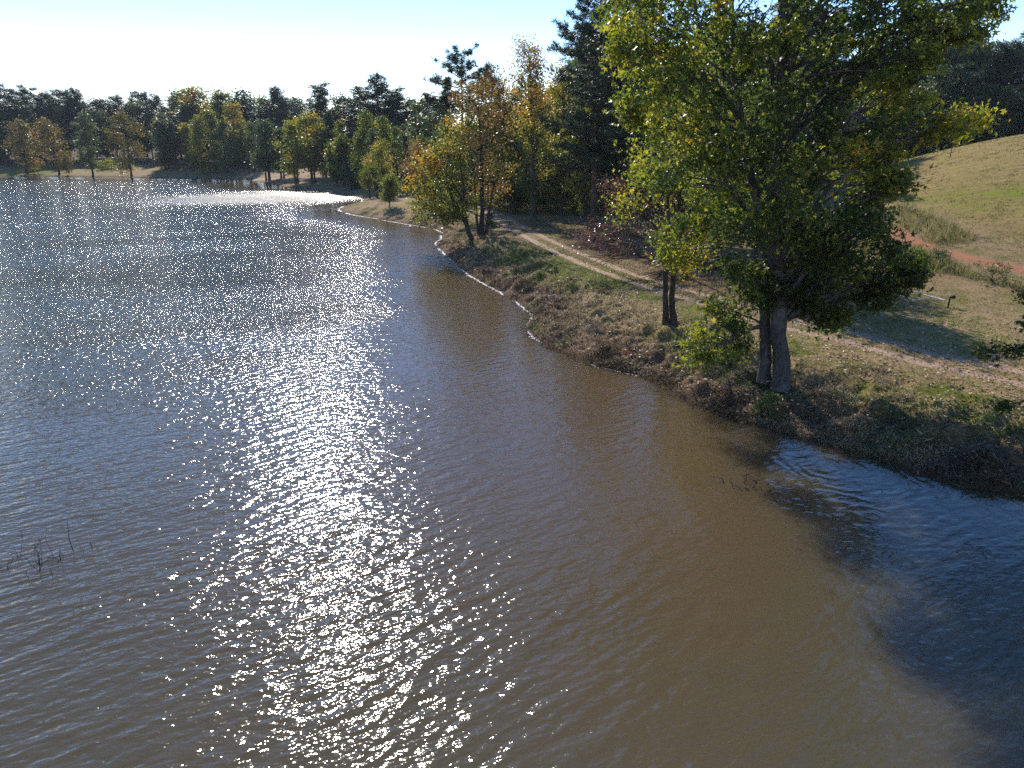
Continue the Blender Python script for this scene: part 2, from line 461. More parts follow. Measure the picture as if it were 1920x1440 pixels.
for (gp, rad_, am) in greens:
    g_ = G(*gp); grn = np.maximum(grn, am * np.exp(-(((xs - g_[0]) / rad_) ** 2 + ((ys - g_[1]) / (rad_ * 1.3)) ** 2)))
bankm = (1 - sst(S, 0.8, 4.0)) * (S > 0) * (1 - 0.6 * sst(Rr, 60, 100))
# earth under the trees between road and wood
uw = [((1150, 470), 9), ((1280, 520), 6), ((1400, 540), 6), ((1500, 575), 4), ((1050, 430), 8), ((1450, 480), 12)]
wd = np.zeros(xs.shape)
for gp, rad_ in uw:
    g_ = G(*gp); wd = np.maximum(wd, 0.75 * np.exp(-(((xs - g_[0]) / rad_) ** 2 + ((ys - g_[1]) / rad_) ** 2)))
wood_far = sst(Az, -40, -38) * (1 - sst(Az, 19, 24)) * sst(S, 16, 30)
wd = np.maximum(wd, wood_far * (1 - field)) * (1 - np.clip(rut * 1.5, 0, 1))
wet = 1 - sst(S, 0.0, 0.55)
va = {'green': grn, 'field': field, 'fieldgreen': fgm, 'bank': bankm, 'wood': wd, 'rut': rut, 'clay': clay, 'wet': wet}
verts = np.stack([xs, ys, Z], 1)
F = grid_faces(len(radii), NA)
fc = F[:, 0]
# drop the lake bed far under the opaque water
keep = S[F].max(1) > -6
rm_ = (dr[F].min(1) < 1.75) & (S[F].min(1) > 0.3)
cm_ = (dc[F].min(1) < 1.7) & ~rm_
def sub_mesh(name, mask, mat):
    f = F[mask]
    u, inv = np.unique(f, return_inverse=True)
    return mesh_np(name, verts[u], [inv.reshape(f.shape)], mat, vattr={k: v[u] for k, v in va.items()}, smooth=True)
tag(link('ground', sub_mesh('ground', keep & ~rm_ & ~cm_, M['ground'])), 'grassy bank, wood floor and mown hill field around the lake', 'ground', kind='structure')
tag(link('dirt_road', sub_mesh('dirt_road', keep & rm_, M['ground'])), 'pale sandy two-rut dirt road along the lake bank', 'road', kind='structure')
tag(link('clay_track', sub_mesh('clay_track', keep & cm_, M['ground'])), 'red clay track along the foot of the hill field', 'path', kind='structure')

# ------------------------------------------------------------------ lake
wr = np.concatenate([np.geomspace(1.5, 130, 420, endpoint=False), np.geomspace(130, 400, 120)])
WX, WY = polar_grid(-75, 75, 420, wr)
wx, wy = WX.ravel(), WY.ravel()
WS = sdist(wx, wy); WR = np.hypot(wx, wy); WA = np.degrees(np.arctan2(wx, wy))
gc = P(515, 369, 0)
glare = np.exp(-(((wx - gc[0]) / 21) ** 2 + ((wy - gc[1] - .25 * (wx - gc[0])) / 17) ** 2) ** 2)
chop = (0.33 + 0.67 * sst(-WS, 2, 17)) * (0.59 + 0.45 * sst(WR, 22, 70)) * (1 - 0.88 * sst(-WS, 30, 8) * sst(WR, 140, 165)) + 1.3 * glare
murk = (1 - 0.45 * sst(-WS, 6, 22) - 0.45 * sst(WR, 22, 60) * sst(-WS, 5, 16))
murk = murk * (1 - 0.4 * sst(WA, 14, 30) * (1 - sst(WR, 30, 36)))
wf = grid_faces(len(wr), 420)
wk = (WS[wf].min(1) < 2.0)
u, inv = np.unique(wf[wk], return_inverse=True)
wme = mesh_np('lake_water', np.stack([wx, wy, np.zeros_like(wx)], 1)[u], [inv.reshape(-1, 4)], M['water'],
              vattr={'glare': glare[u], 'open': (sst(WR, 19, 55) * sst(-WS, 3, 14))[u], 'chop': chop[u], 'murk': murk[u]}, smooth=True)
tag(link('water', wme), 'brown rippled lake water sparkling in the sun', 'water', kind='structure')

# ------------------------------------------------------------------ leaves
def rot_frames(n, hang=0.0):
    """random orthonormal frames; hang > 0 turns blades towards vertical"""
    a = rng.normal(size=(n, 3)); a /= np.linalg.norm(a, axis=1)[:, None]
    b = rng.normal(size=(n, 3)); b[:, 2] -= hang
    b -= a * (a * b).sum(1)[:, None]; b /= np.linalg.norm(b, axis=1)[:, None] + 1e-9
    return a, b
def star_shape():
    pts = []
    tips = [0, 62, 118, 242, 298]; lens = [1.0, 0.95, 0.62, 0.62, 0.95]
    for k in range(5):
        t = math.radians(tips[k]); pts.append((lens[k] * math.cos(t), lens[k] * math.sin(t)))
        nx = tips[(k + 1) % 5] + (360 if k == 4 else 0)
        mtd = math.radians((tips[k] + nx) / 2)
        rr_ = 0.38 if k != 2 else 0.12
        pts.append((rr_ * math.cos(mtd), rr_ * math.sin(mtd)))
    return np.array(pts) * 0.62
STAR = star_shape()
OVAL = np.array([(0.55, 0), (0.1, 0.27), (-0.45, 0.0), (0.1, -0.27)])
HEXA = np.array([(0.55, 0.02), (0.22, 0.33), (-0.25, 0.25), (-0.5, -0.05), (-0.12, -0.34), (0.3, -0.22)])
NEED = np.array([(0.5, 0), (-0.5, 0.045), (-0.5, -0.045)])
def leaves(cent, size, shape, hang=0.5):
    n = len(cent)
    a, b = rot_frames(n, hang)
    sz = size * (0.45 + 0.95 * rng.random(n))
    k = len(shape)
    v = cent[:, None, :] + sz[:, None, None] * (shape[None, :, 0, None] * b[:, None, :] + shape[None, :, 1, None] * a[:, None, :])
    if k >= 6:   # slight cupping so that the leaf is not a flat card
        c = np.cross(a, b)
        v = v + (sz[:, None] * 0.12 * (rng.random((n, k)) - 0.5))[:, :, None] * c[:, None, :]
    f = np.arange(n * k).reshape(n, k)
    return v.reshape(-1, 3), f

def ell_pts(n, bias=0.55):
    d = rng.normal(size=(n, 3)); d /= np.linalg.norm(d, axis=1)[:, None]
    r = (rng.random(n) ** (1 / 3.0)) * (1 - bias) + bias * (0.75 + 0.25 * rng.random(n))
    return d * r[:, None]

def build_tree(name, base, trunks, lobes, mat, bark, label, cat='tree', group=None, leaf=0.14, shape=OVAL, per=40,
               clus_r=0.45, dens=1.0, hang=0.5, cl_per=16, hue0=0.4, hues=None, twig_r=0.012, sides=8, flare=1.35, branch_part=True, hvar=0.13, attach=0.55, limbk=1.0):
    """trunks: list of (points Nx3, radii N) in world; lobes: list of (centre xyz, radii xyz, hue)"""
    base = np.asarray(base, float)
    root = empty(name, base, label, cat, group)
    for pts, rad in trunks:
        pts = np.asarray(pts, float); rad = np.asarray(rad, float).copy()
        t = Tubes()
        tt = np.linspace(0, len(pts) - 1, max(10, len(pts) * 3))
        pp = np.stack([np.interp(tt, np.arange(len(pts)), pts[:, k]) for k in range(3)], 1)
        rr_ = np.interp(tt, np.arange(len(pts)), rad)
        hgt = pp[:, 2] - base[2]
        rr_ = rr_ * (1 + (flare - 1) * np.exp(-np.maximum(hgt, 0) / 0.45))
        pp[1:-1, :2] += rng.normal(0, 0.12, (len(pp) - 2, 2)) * rr_[1:-1, None]
        t.add(pp - base, rr_, sides + 4, wob=0.14)
        link('trunk', t.mesh(name + '_trunk', bark), root)
    tb = Tubes(); C = []; H = []
    for li, (c, r, hue) in enumerate(lobes):
        c = np.asarray(c, float); r = np.asarray(r, float)
        # attach to the nearest trunk, below the lobe
        best = None
        for pts, rad in trunks:
            pts = np.asarray(pts); rad = np.asarray(rad)
            hd = np.linalg.norm(pts[:, :2].mean(0) - c[:2])
            zt = max(c[2] - attach * np.linalg.norm(c[:2] - pts[-1][:2]) - 0.5, pts[0][2] + 0.15 * (pts[-1][2] - pts[0][2]))
            zt = min(zt, pts[-1][2] * 0.97 + 0.03 * pts[0][2])
            q = np.array([np.interp(zt, pts[:, 2], pts[:, k]) for k in range(3)])
            rq = np.interp(zt, pts[:, 2], rad)
            d = np.linalg.norm(q - c) + hd * 0.2
            if best is None or d < best[0]: best = (d, q, rq)
        _, q, rq = best
        L = np.linalg.norm(c - q)
        limb = bend(q, c, 7, 0.06, 0.22)
        r0 = min(rq * 0.62, 0.02 + 0.022 * L + 0.03 * r.mean()) * limbk
        tb.add(limb - base, np.linspace(r0, r0 * 0.3, 7), 6)
        nc = max(3, int(cl_per * dens))
        cc = c + ell_pts(nc) * r
        for k in range(nc):
            s_ = limb[rng.integers(3, 7)]
            tb.add(bend(s_, cc[k], 4, 0.05, 0.25) - base, np.linspace(r0 * 0.32, twig_r, 4), 4)
            n = int(per * (0.6 + 0.8 * rng.random()))
            g = rng.normal(0, clus_r * (0.7 + 0.6 * rng.random()), (n, 3)) * np.array([1, 1, 0.75])
            C.append(cc[k] + g)
            H.append(np.clip(hue + rng.normal(0, hvar) + rng.normal(0, 0.12, n), 0, 1))
    if branch_part:
        link('branches', tb.mesh(name + '_branches', bark), root)
    C = np.vstack(C) - base; H = np.concatenate(H)
    v, f = leaves(C, leaf, shape, hang)
    link('crown', mesh_np(name + '_crown', v, [f], mat, fattr={'hue': H}), root)
    return root

def tr(px_pts, y, radii_):
    """trunk points given in the picture, standing in the plane Y = y"""
    return (np.array([V(a, b, y) for a, b in px_pts]), np.array(radii_))

# ---- the big twin-trunked sweetgum on the bank
b0 = G(1452, 728); yb = b0[1]
s_px = 46.0
L0 = [(1200, 30, 60, 60, .5), (1300, 40, 80, 60, .5), (1420, 20, 90, 70, .4), (1550, 30, 90, 70, .35), (1670, 30, 85, 60, .35), (1780, 15, 60, 40, .5),
      (1225, 140, 55, 60, .55), (1330, 140, 80, 60, .5), (1450, 130, 90, 70, .35), (1570, 130, 90, 60, .3), (1680, 95, 70, 50, .4),
      (1275, 240, 65, 55, .6), (1380, 240, 80, 60, .4), (1490, 230, 80, 70, .3), (1600, 215, 80, 55, .35), (1685, 195, 50, 40, .65), (1765, 238, 35, 20, .75),
      (1235, 330, 50, 40, .62), (1335, 335, 75, 50, .45), (1450, 340, 80, 55, .35), (1555, 310, 75, 45, .55), (1640, 315, 48, 33, .55),
      (1310, 420, 45, 40, .5), (1400, 420, 65, 45, .38), (1490, 420, 65, 45, .32), (1600, 450, 70, 42, .22), (1672, 500, 42, 32, .2), (1560, 515, 65, 42, .2),
      (1280, 475, 38, 28, .72), (1395, 520, 36, 40, .3), (1362, 590, 38, 44, .48), (1333, 655, 40, 46, .6), (1378, 640, 28, 34, .45), (1625, 268, 42, 28, .5), (1545, 590, 20, 24, .35), (1620, 380, 35, 22, .5), (1475, 520, 50, 40, .25),
      (1668, 345, 28, 18, .5), (1640, 555, 34, 20, .2), (1698, 515, 24, 16, .25), (1510, 470, 60, 40, .2), (1440, 560, 40, 30, .2), (1500, 560, 36, 28, .2), (1620, 410, 40, 26, .3), (1800, 50, 40, 26, .55), (1835, 15, 30, 24, .5), (1735, 60, 50, 36, .4), (1710, 125, 40, 26, .5), (1815, 225, 18, 12, .8), (1160, 60, 34, 44, .6), (1185, 200, 24, 30, .6)]
LT = [(1290, -70, 70, 55), (1400, -80, 80, 60), (1520, -80, 80, 60), (1640, -70, 80, 55), (1740, -55, 55, 40),
      (1350, -190, 70, 60), (1470, -200, 80, 60), (1590, -180, 70, 60), (1480, -270, 60, 50)]
lobes = []
for (a, b, rx, ry, hu) in L0 + [(*t_, .4) for t_ in LT]:
    big_ = rx > 50; hu = hu - .07
    offs = (-2.2, 2.4) if big_ else (rng.normal(0, 0.7),)
    if b > 450: offs = (rng.normal(0, .5) - 0.3,) if rx < 60 else (-1.2, 1.4)
    for dy in offs:
        c = V(a + rng.normal(0, 5), b + rng.normal(0, 5), yb + dy)
        lobes.append((c, (rx / s_px * .92, rx / s_px * .8, ry / s_px * .85), hu))
    if b > 440 and a > 1480: lobes.append((V(a + 8, b, yb + rng.normal(0, 1.2)), (rx / s_px, rx / s_px * .8, ry / s_px * .9), hu))
t1 = tr([(1432, 716), (1433, 650), (1435, 580), (1438, 520), (1430, 420), (1400, 300), (1380, 150), (1370, 0), (1380, -120)], yb + .4, [.225, .215, .2, .19, .16, .14, .11, .08, .04])
t2 = tr([(1463, 728), (1463, 650), (1459, 560), (1458, 480), (1460, 350), (1468, 200), (1470, 60), (1475, -120), (1480, -280)], yb - .1, [.31, .305, .30, .28, .26, .23, .18, .11, .04])
build_tree('sweetgum_tree', b0, [t1, t2], lobes, M['green'], M['bark'],
           'large twin-trunked sweetgum with star-shaped green and yellowing leaves on the lake bank', leaf=0.21, shape=STAR, per=52, cl_per=12,
           clus_r=0.27, hvar=.15, sides=12, flare=1.5, twig_r=0.008, limbk=.75)

# ---- double-stemmed young sweetgum between water and road
b1 = G(1256, 612); y1 = b1[1]; s1 = FPX / (math.hypot(b1[1], 8) * 1.0)
def lob(a, b, rx, ry, hu, y, s, dy=0, dz=1.0):
    return (V(a, b, y + dy), (rx / s, rx / s * 0.9, ry / s), hu)
lb = [lob(1288, 478, 42, 30, .72, y1, s1), lob(1250, 440, 30, 30, .5, y1, s1, 1), lob(1165, 385, 26, 28, .62, y1, s1, -.5), lob(1262, 350, 48, 40, .5, y1, s1, .5),
      lob(1215, 300, 36, 30, .6, y1, s1, -1), lob(1290, 270, 45, 40, .5, y1, s1, 1), lob(1260, 200, 40, 40, .5, y1, s1, 0), lob(1330, 380, 40, 40, .4, y1, s1, .6)]
build_tree('young_sweetgum', b1, [tr([(1249, 608), (1248, 560), (1247, 515), (1255, 430), (1250, 330)], y1, [.15, .13, .12, .09, .05]),
                                  tr([(1262, 610), (1260, 560), (1262, 515), (1272, 430), (1275, 330), (1265, 210)], y1 + .05, [.16, .14, .13, .1, .07, .03])], lb, M['green'], M['barkd'],
           'slender double-stemmed sweetgum with yellow-green leaves between the water and the dirt road', leaf=0.16, shape=STAR, per=42, cl_per=12, clus_r=0.38, sides=8)

# ---- red-leaved tree behind the road
b2 = G(1283, 518); y2 = b2[1]; s2 = FPX / math.hypot(y2, 8)
lr = []
for (a, b, rx, ry) in [(1240, 440, 60, 26), (1170, 430, 55, 26), (1120, 440, 40, 26), (1200, 480, 60, 26), (1140, 480, 50, 22), (1260, 490, 50, 26), (1180, 385, 40, 26), (1240, 380, 50, 30),
                       (1300, 430, 50, 34), (1090, 455, 30, 20), (1230, 520, 40, 14), (1320, 480, 36, 30), (1150, 350, 30, 14)]:
    lr.append(lob(a, b, rx, ry, .5, y2, s2, rng.normal(0, 1.2)))
build_tree('red_leaved_tree', b2, [tr([(1283, 518), (1278, 470), (1276, 420), (1265, 360)], y2, [.12, .1, .08, .04])], lr, M['red'], M['barkd'],
           'low spreading tree with sparse dark red leaves beside the dirt road', leaf=0.10, shape=OVAL, per=16, cl_per=34, clus_r=0.40, sides=8, hvar=.22, attach=0.15)

# ---- pines
def pine(name, base, H, label, group=None, crown_from=0.35, width=3.2, n_br=34, per=9, tuft=0.42, needles=22, trunk_r=0.24, lean=(0, 0), leafshape=NEED, loose=1.0, nd_len=0.30, ttap=.72):
    base = np.asarray(base, float)
    root = empty(name, base, label, 'tree', group)
    z = np.linspace(0, H, 12)
    pts = np.stack([lean[0] * (z / H) ** 1.5 + rng.normal(0, .04, 12), lean[1] * (z / H) ** 1.5 + rng.normal(0, .04, 12), z], 1)
    t = Tubes(); t.add(pts, trunk_r * (1 - 0.88 * z / H), 10, wob=.1)
    link('trunk', t.mesh(name + '_trunk', M['barkp']), root)
    tb = Tubes(); T = []
    for k in range(n_br):
        f = crown_from + (1 - crown_from) * ((k + rng.random()) / n_br) ** 0.9
        zt = f * H
        u_ = (f - crown_from) / (1 - crown_from)
        prof = (0.55 + 0.6 * math.sin(math.pi * min(1, u_ * 1.1 + .12))) * (1 - ttap * max(0, u_ - .55) / .45)
        L = width * prof * (0.6 + 0.6 * rng.random())
        az = rng.random() * 2 * math.pi
        rise = (-0.05 + 0.55 * u_) * L
        p0 = np.array([np.interp(zt, z, pts[:, 0]), np.interp(zt, z, pts[:, 1]), zt])
        p1 = p0 + np.array([math.cos(az) * L, math.sin(az) * L, rise])
        br = bend(p0, p1, 6, -0.05, 0.25)
        tb.add(br, np.linspace(0.02 + 0.014 * L, 0.012, 6), 5)
        m_ = max(3, int(per * L / width))
        for q in range(m_):
            ti = 0.35 + 0.65 * rng.random()
            s_ = np.array([np.interp(ti * 5, np.arange(6), br[:, j]) for j in range(3)])
            e_ = s_ + rng.normal(0, 0.22 * loose * (0.4 + 0.25 * L), 3) * np.array([1, 1, .55]) + np.array([0, 0, .18])
            tb.add(np.array([s_, (s_ + e_) / 2 + rng.normal(0, .04, 3), e_]), [.014, .01, .008], 3)
            T.append(e_)
            T.append((s_ + e_) / 2)
    link('branches', tb.mesh(name + '_branches', M['barkp']), root)
    T = np.array(T)
    n = needles
    c = np.repeat(T, n, 0)
    d = rng.normal(size=(len(c), 3)); d[:, 2] = d[:, 2] * .7 + .25
    d /= np.linalg.norm(d, axis=1)[:, None]
    c0 = c + d * rng.random((len(c), 1)) * tuft * 0.55
    s = rng.normal(size=(len(c), 3)); s -= d * (d * s).sum(1)[:, None]; s /= np.linalg.norm(s, axis=1)[:, None]
    ln = nd_len * (0.7 + 0.6 * rng.random(len(c)))[:, None]; wd_ = ln * 0.085
    v = np.stack([c0 - s * wd_, c0 + s * wd_, c0 + d * ln], 1).reshape(-1, 3)
    f = np.arange(len(v)).reshape(-1, 3)
    hue = np.clip(np.repeat(0.4 + rng.normal(0, .18, len(T)), n) + rng.normal(0, .15, len(c)), 0, 1)
    link('crown', mesh_np(name + '_crown', v, [f], M['pine'], fattr={'hue': hue}), root)
    return root
def at(px, py_base, d=None):
    """ground point for a tree: by its foot, or along that picture column at horizontal distance d"""
    if d is None: return G(px, py_base)
    r_ = ray(px, 262); h_ = math.hypot(r_[0], r_[1])
    x_, y_ = r_[0] / h_ * d, r_[1] / h_ * d
    return np.array([x_, y_, gz(x_, y_)])
def top_h(base, py_top):
    return V(960, py_top, 1.0)[2] * 0 + (CAMH + (ray(960, py_top)[2] / ray(960, py_top)[1]) * base[1]) - base[2]

bp_ = at(1112, 432)
pine('tall_pine', bp_, top_h(bp_, -70), 'tallest dark pine with a bare lower trunk behind the red-leaved tree', crown_from=.25, width=5.0, n_br=120, per=15, needles=26, trunk_r=.34, nd_len=.34, ttap=.4)
bp_ = at(1178, 430, 74)
pine('tall_pine', bp_, top_h(bp_, -40), 'dark pine just right of the tallest pine', crown_from=.18, width=4.8, n_br=110, per=14, needles=24, trunk_r=.3, nd_len=.36, ttap=.4)
bp_ = at(868, 400, 96)
pine('tall_pine', bp_, top_h(bp_, 103), 'open-crowned pine standing clear against the sky above the orange tree', crown_from=.62, width=4.8, n_br=30, per=14, ttap=.35, needles=26, trunk_r=.26, nd_len=.4)
bp_ = at(912, 400, 99)
pine('tall_pine', bp_, top_h(bp_, 128), 'pine right of the open-crowned one, half hidden by autumn leaves', crown_from=.5, width=3.8, n_br=34, per=12, needles=26, trunk_r=.26, nd_len=.4)

# ---- generic broadleaf tree from a crown profile
def auto_lobes(base, H, W, z0f, n, hue, hvar=.12, lean=0, top=0.6, hue_top=None):
    out = []
    for k in range(n):
        u_ = (k + rng.random()) / n
        z = base[2] + H * (z0f + (1 - z0f) * u_ * .93)
        prof = math.sin(math.pi * (0.14 + 0.80 * u_ ** 0.9)) ** 0.8
        rad_ = W * prof * 0.72 * math.sqrt(rng.random())
        az = rng.random() * 6.283
        s_ = W * (0.30 + 0.16 * rng.random()) * (0.65 + .35 * prof)
        hh = hue if hue_top is None else hue + (hue_top - hue) * u_
        out.append(((base[0] + lean * u_ + math.cos(az) * rad_, base[1] + math.sin(az) * rad_, z), (s_, s_, s_ * .85), float(np.clip(hh + rng.normal(0, hvar), 0, 1))))
    return out
def leafy(name, base, H, W, mat, label, group=None, z0f=.25, n=18, hue=.5, leaf=.2, per=30, cl=10, stems=1, bark='barkd', lean=0, tr_r=None, hue_top=None, shape=HEXA, clus=.5, hvar=.12, extra=None):
    base = np.asarray(base, float)
    tr_r = tr_r or 0.013 * H + .03
    tks = []
    for k in range(stems):
        ox = (k - (stems - 1) / 2) * (.5 + .25 * tr_r)
        z = np.linspace(0, H * .88, 7)
        sp_ = (k - (stems - 1) / 2) * W * .28
        pts = np.stack([base[0] + ox + (lean + sp_) * (z / H) ** 1.3 + rng.normal(0, .05, 7), base[1] + rng.normal(0, .2) * k + rng.normal(0, .05, 7), base[2] - .1 + z], 1)
        tks.append((pts, tr_r * (.8 if stems > 1 else 1) * (1 - .85 * z / (H * .88))))
    lbs = auto_lobes(base, H, W, z0f, n, hue, hvar, lean, hue_top=hue_top) + (extra or [])
    return build_tree(name, base, tks, lbs, M[mat], M[bark], label, 'tree', group, leaf=leaf, shape=shape, per=per, cl_per=cl, clus_r=clus, sides=5, twig_r=.012)

# middle distance along the right bank
bA = at(884, 452); yA = bA[1]; sA = FPX / math.hypot(yA, 8)
lA = [lob(a, b, rx, ry, hu, yA, sA, rng.normal(0, .8)) for a, b, rx, ry, hu in
      [(850, 330, 38, 30, .35), (815, 330, 32, 28, .5), (865, 370, 30, 26, .3), (820, 375, 30, 24, .45), (795, 395, 26, 22, .5), (785, 350, 24, 20, .6), (800, 300, 26, 22, .8), (840, 290, 34, 24, .5), (830, 405, 26, 14, .35), (862, 250, 34, 28, .6), (850, 400, 16, 12, .4)]]
build_tree('leaning_sweetgum', bA, [tr([(884, 452), (876, 425), (866, 400), (848, 372), (835, 330), (845, 280)], yA, [.23, .2, .17, .13, .09, .04]), tr([(880, 440), (872, 400), (868, 350), (860, 270)], yA + .2, [.1, .12, .09, .04])],
           lA, M['yellow'], M['barkd'], 'leaning sweetgum reaching over the water with yellow-green leaves', leaf=.2, shape=HEXA, per=42, cl_per=17, clus_r=.42, sides=6)
bB = at(902, 442); yB = bB[1]; sB = FPX / math.hypot(yB, 8)
lB = [lob(a, b, rx, ry, hu, yB, sB, rng.normal(0, 1)) for a, b, rx, ry, hu in
      [(893, 195, 22, 32, .62), (875, 225, 30, 28, .55), (915, 215, 26, 30, .55), (935, 250, 26, 30, .5), (860, 265, 30, 28, .45), (900, 265, 34, 30, .45), (935, 300, 26, 30, .42), (890, 315, 34, 30, .5), (850, 300, 28, 26, .5), (925, 345, 24, 24, .55), (870, 180, 14, 22, .6), (905, 165, 10, 16, .6), (905, 370, 22, 20, .4)]]
build_tree('autumn_tree', bB, [tr([(902, 442), (904, 400), (903, 330), (900, 250), (895, 175)], yB, [.26, .22, .17, .1, .03]), tr([(896, 438), (893, 390), (885, 300), (872, 215)], yB, [.14, .12, .08, .03]), tr([(910, 440), (918, 390), (930, 320), (938, 250)], yB, [.14, .12, .08, .03])],
           lB, M['orange'], M['barkd'], 'upright many-stemmed tree with orange-brown leaves at the bend of the bank', leaf=.19, shape=HEXA, per=32, cl_per=15, clus_r=.45, sides=6)
b_ = at(1001, 415)
leafy('autumn_tree', b_, top_h(b_, 62), 3.6, 'yellow', 'tall thin-topped yellow and orange tree beside the dirt road', z0f=.18, n=30, hue=.35, hue_top=.85, leaf=.19, per=26, cl=13, bark='bark', tr_r=.36, lean=-.8, clus=.5)
b_ = at(1091, 420)
leafy('yellow_green_tree', b_, top_h(b_, 190), 2.9, 'yellow', 'yellow-green tree in front of the tallest pine', z0f=.15, n=20, hue=.4, leaf=.19, per=30, cl=12, bark='bark', tr_r=.3)
b_ = at(1055, 400, 88)
leafy('autumn_tree', b_, top_h(b_, 120), 3.4, 'yellow', 'yellowing tree filling the gap between the road and the tallest pine', z0f=.12, n=22, hue=.55, leaf=.22, per=28, cl=11)
b_ = at(958, 400, 90)
leafy('green_tree', b_, top_h(b_, 225), 3.0, 'green', 'leafy green tree behind the start of the dirt road', z0f=.06, n=18, hue=.35, leaf=.22, per=28, cl=11)
b_ = at(935, 400, 93)
leafy('autumn_tree', b_, top_h(b_, 120), 3.2, 'orange', 'thin orange-topped tree between the pines and the road', z0f=.3, n=20, hue=.5, leaf=.2, per=24, cl=11, hue_top=.8)
b_ = at(785, 368, 112)
leafy('orange_tree', b_, top_h(b_, 268), 3.4, 'orange', 'low orange tree leaning by the road past the leaning sweetgum', z0f=.3, n=14, hue=.62, leaf=.2, per=28, cl=10, stems=2)
# behind the big sweetgum: they shade the road
b_ = at(1365, 520, 51)
leafy('shade_tree', b_, 15, 4.2, 'green', 'dense green tree behind the big sweetgum, left of its trunk', z0f=.22, n=26, hue=.3, leaf=.22, per=34, cl=12)
b_ = at(1440, 500, 47)
leafy('shade_tree', b_, 12, 3.6, 'green', 'dense green tree right behind the trunk of the big sweetgum', z0f=.3, n=20, hue=.25, leaf=.22, per=34, cl=12)
b_ = at(1330, 470, 62)
leafy('shade_tree', b_, 18, 4.5, 'yellow', 'yellowing tree behind the red-leaved tree', z0f=.15, n=24, hue=.35, leaf=.24, per=30, cl=12)

# peninsula
for (px, py, top, W_, hu, lab) in [(693, 372, 292, 1.9, .35, 'leftmost slim tree on the grassy point'), (707, 371, 268, 2.3, .45, 'tallest slim yellow-green tree on the grassy point'),
                                   (717, 372, 262, 2.2, .5, 'slim tree with drooping yellow top on the grassy point'), (730, 390, 330, 1.7, .35, 'small leafy tree nearest the water on the grassy point')]:
    b_ = at(px, py)
    leafy('slim_tree', b_, top_h(b_, top), W_, 'yellow', lab, group='slim trees on the grassy point', z0f=.3, n=14, hue=hu, leaf=.2, per=26, cl=9, lean=.5, clus=.4)
b_ = at(672, 352)
leafy('dark_evergreen', b_, top_h(b_, 295), 3.2, 'pine', 'round dark evergreen left of the grassy point', z0f=.06, n=16, hue=.2, leaf=.26, per=34, cl=11)
# far cluster right of centre
for (px, py, top, W_, mt, hu, st_, lab) in [
        (504, 338, 225, 3.6, 'dull', .3, 3, 'dark green clump with three leaning trunks at the far waterline'),
        (530, 334, 240, 3.2, 'dull', .35, 2, 'dark green tree right of the three-trunked clump'),
        (557, 344, 222, 4.2, 'yellow', .4, 2, 'yellow and orange tree, left of the far waterline pair'),
        (588, 344, 212, 4.6, 'yellow', .5, 2, 'orange-topped tree, right of the far waterline pair'),
        (633, 350, 268, 2.6, 'yellow', .3, 1, 'thin green tree between the orange pair and the dark evergreen'),
        (648, 350, 255, 3.2, 'yellow', .35, 2, 'yellow-green tree against the dark round evergreen'),
        (658, 335, 218, 4.5, 'orange', .8, 1, 'rusty orange crown above the dark round evergreen'),
        (52, 326, 222, 4.6, 'orange', .35, 1, 'leftmost brown-orange tree on the far shore'),
        (112, 328, 222, 4.6, 'orange', .4, 1, 'second brown-orange tree from the left on the far shore, with a curved trunk'),
        (175, 331, 208, 2.4, 'dull', .6, 1, 'narrow ivy-covered tree on the far shore'),
        (247, 331, 205, 4.4, 'orange', .35, 1, 'tapering autumn tree alone on the far shore grass'),
        (362, 320, 230, 2.8, 'yellow', .55, 1, 'small yellow tree at the foot of the tall yellow poplars')]:
    b_ = at(px, py)
    leafy('shore_tree', b_, top_h(b_, top), W_ * b_[1] / 190 * 1.15, mt, lab, z0f=.13 if px < 300 else .2, n=20, hue=hu, leaf=.42 if b_[1] > 140 else .32, per=22, cl=9, stems=st_, lean=(-1 if px == 112 else .3), clus=.62, tr_r=.28)

# ------------------------------------------------------------------ the wood: variants, then copies
def far_pine_data(seed):
    return pine('pine_tree', (0, 0, 0), 24, 'dark pine', crown_from=.2 + .1 * (seed % 3), width=4.6, n_br=80, per=11, needles=12, tuft=1.0, nd_len=.75, trunk_r=.3, loose=1.7, ttap=.25 + .12 * (seed % 2))
def far_leaf_data(kind, mat, hue, hue_top=None):
    return leafy(kind, (0, 0, 0), 24, 5.2, mat, kind, z0f=.1, n=26, hue=hue, leaf=.5, per=22, cl=10, clus=.8, tr_r=.3, hue_top=hue_top)
protos = {'pine': [far_pine_data(k) for k in range(4)],
          'dull': [far_leaf_data('green_tree', 'dull', .3 + .2 * k) for k in range(3)],
          'green': [far_leaf_data('green_tree', 'green', .45)], 
          'yellow': [far_leaf_data('yellow_tree', 'yellow', .4, .55), far_leaf_data('yellow_tree', 'yellow', .35)],
          'orange': [far_leaf_data('orange_tree', 'orange', .4)]}
used = set()
def put(kind, loc, H, rz, wscale, label, group, i):
    src = protos[kind][i % len(protos[kind])]
    if src.name not in used:
        used.add(src.name); r_ = src
    else:
        r_ = src.copy(); COL.objects.link(r_)
        for ch in src.children:
            c = ch.copy(); COL.objects.link(c); c.parent = r_
    r_.location = loc; r_.rotation_euler = (0, 0, rz)
    s_ = H / 24.0
    r_.scale = (s_ * wscale, s_ * wscale, s_)
    r_['label'] = label; r_['group'] = group
    return r_
KW = {'pine': 'dark pine', 'dull': 'dull green tree', 'green': 'fresh green tree', 'yellow': 'yellow-green tree', 'orange': 'rusty autumn tree'}
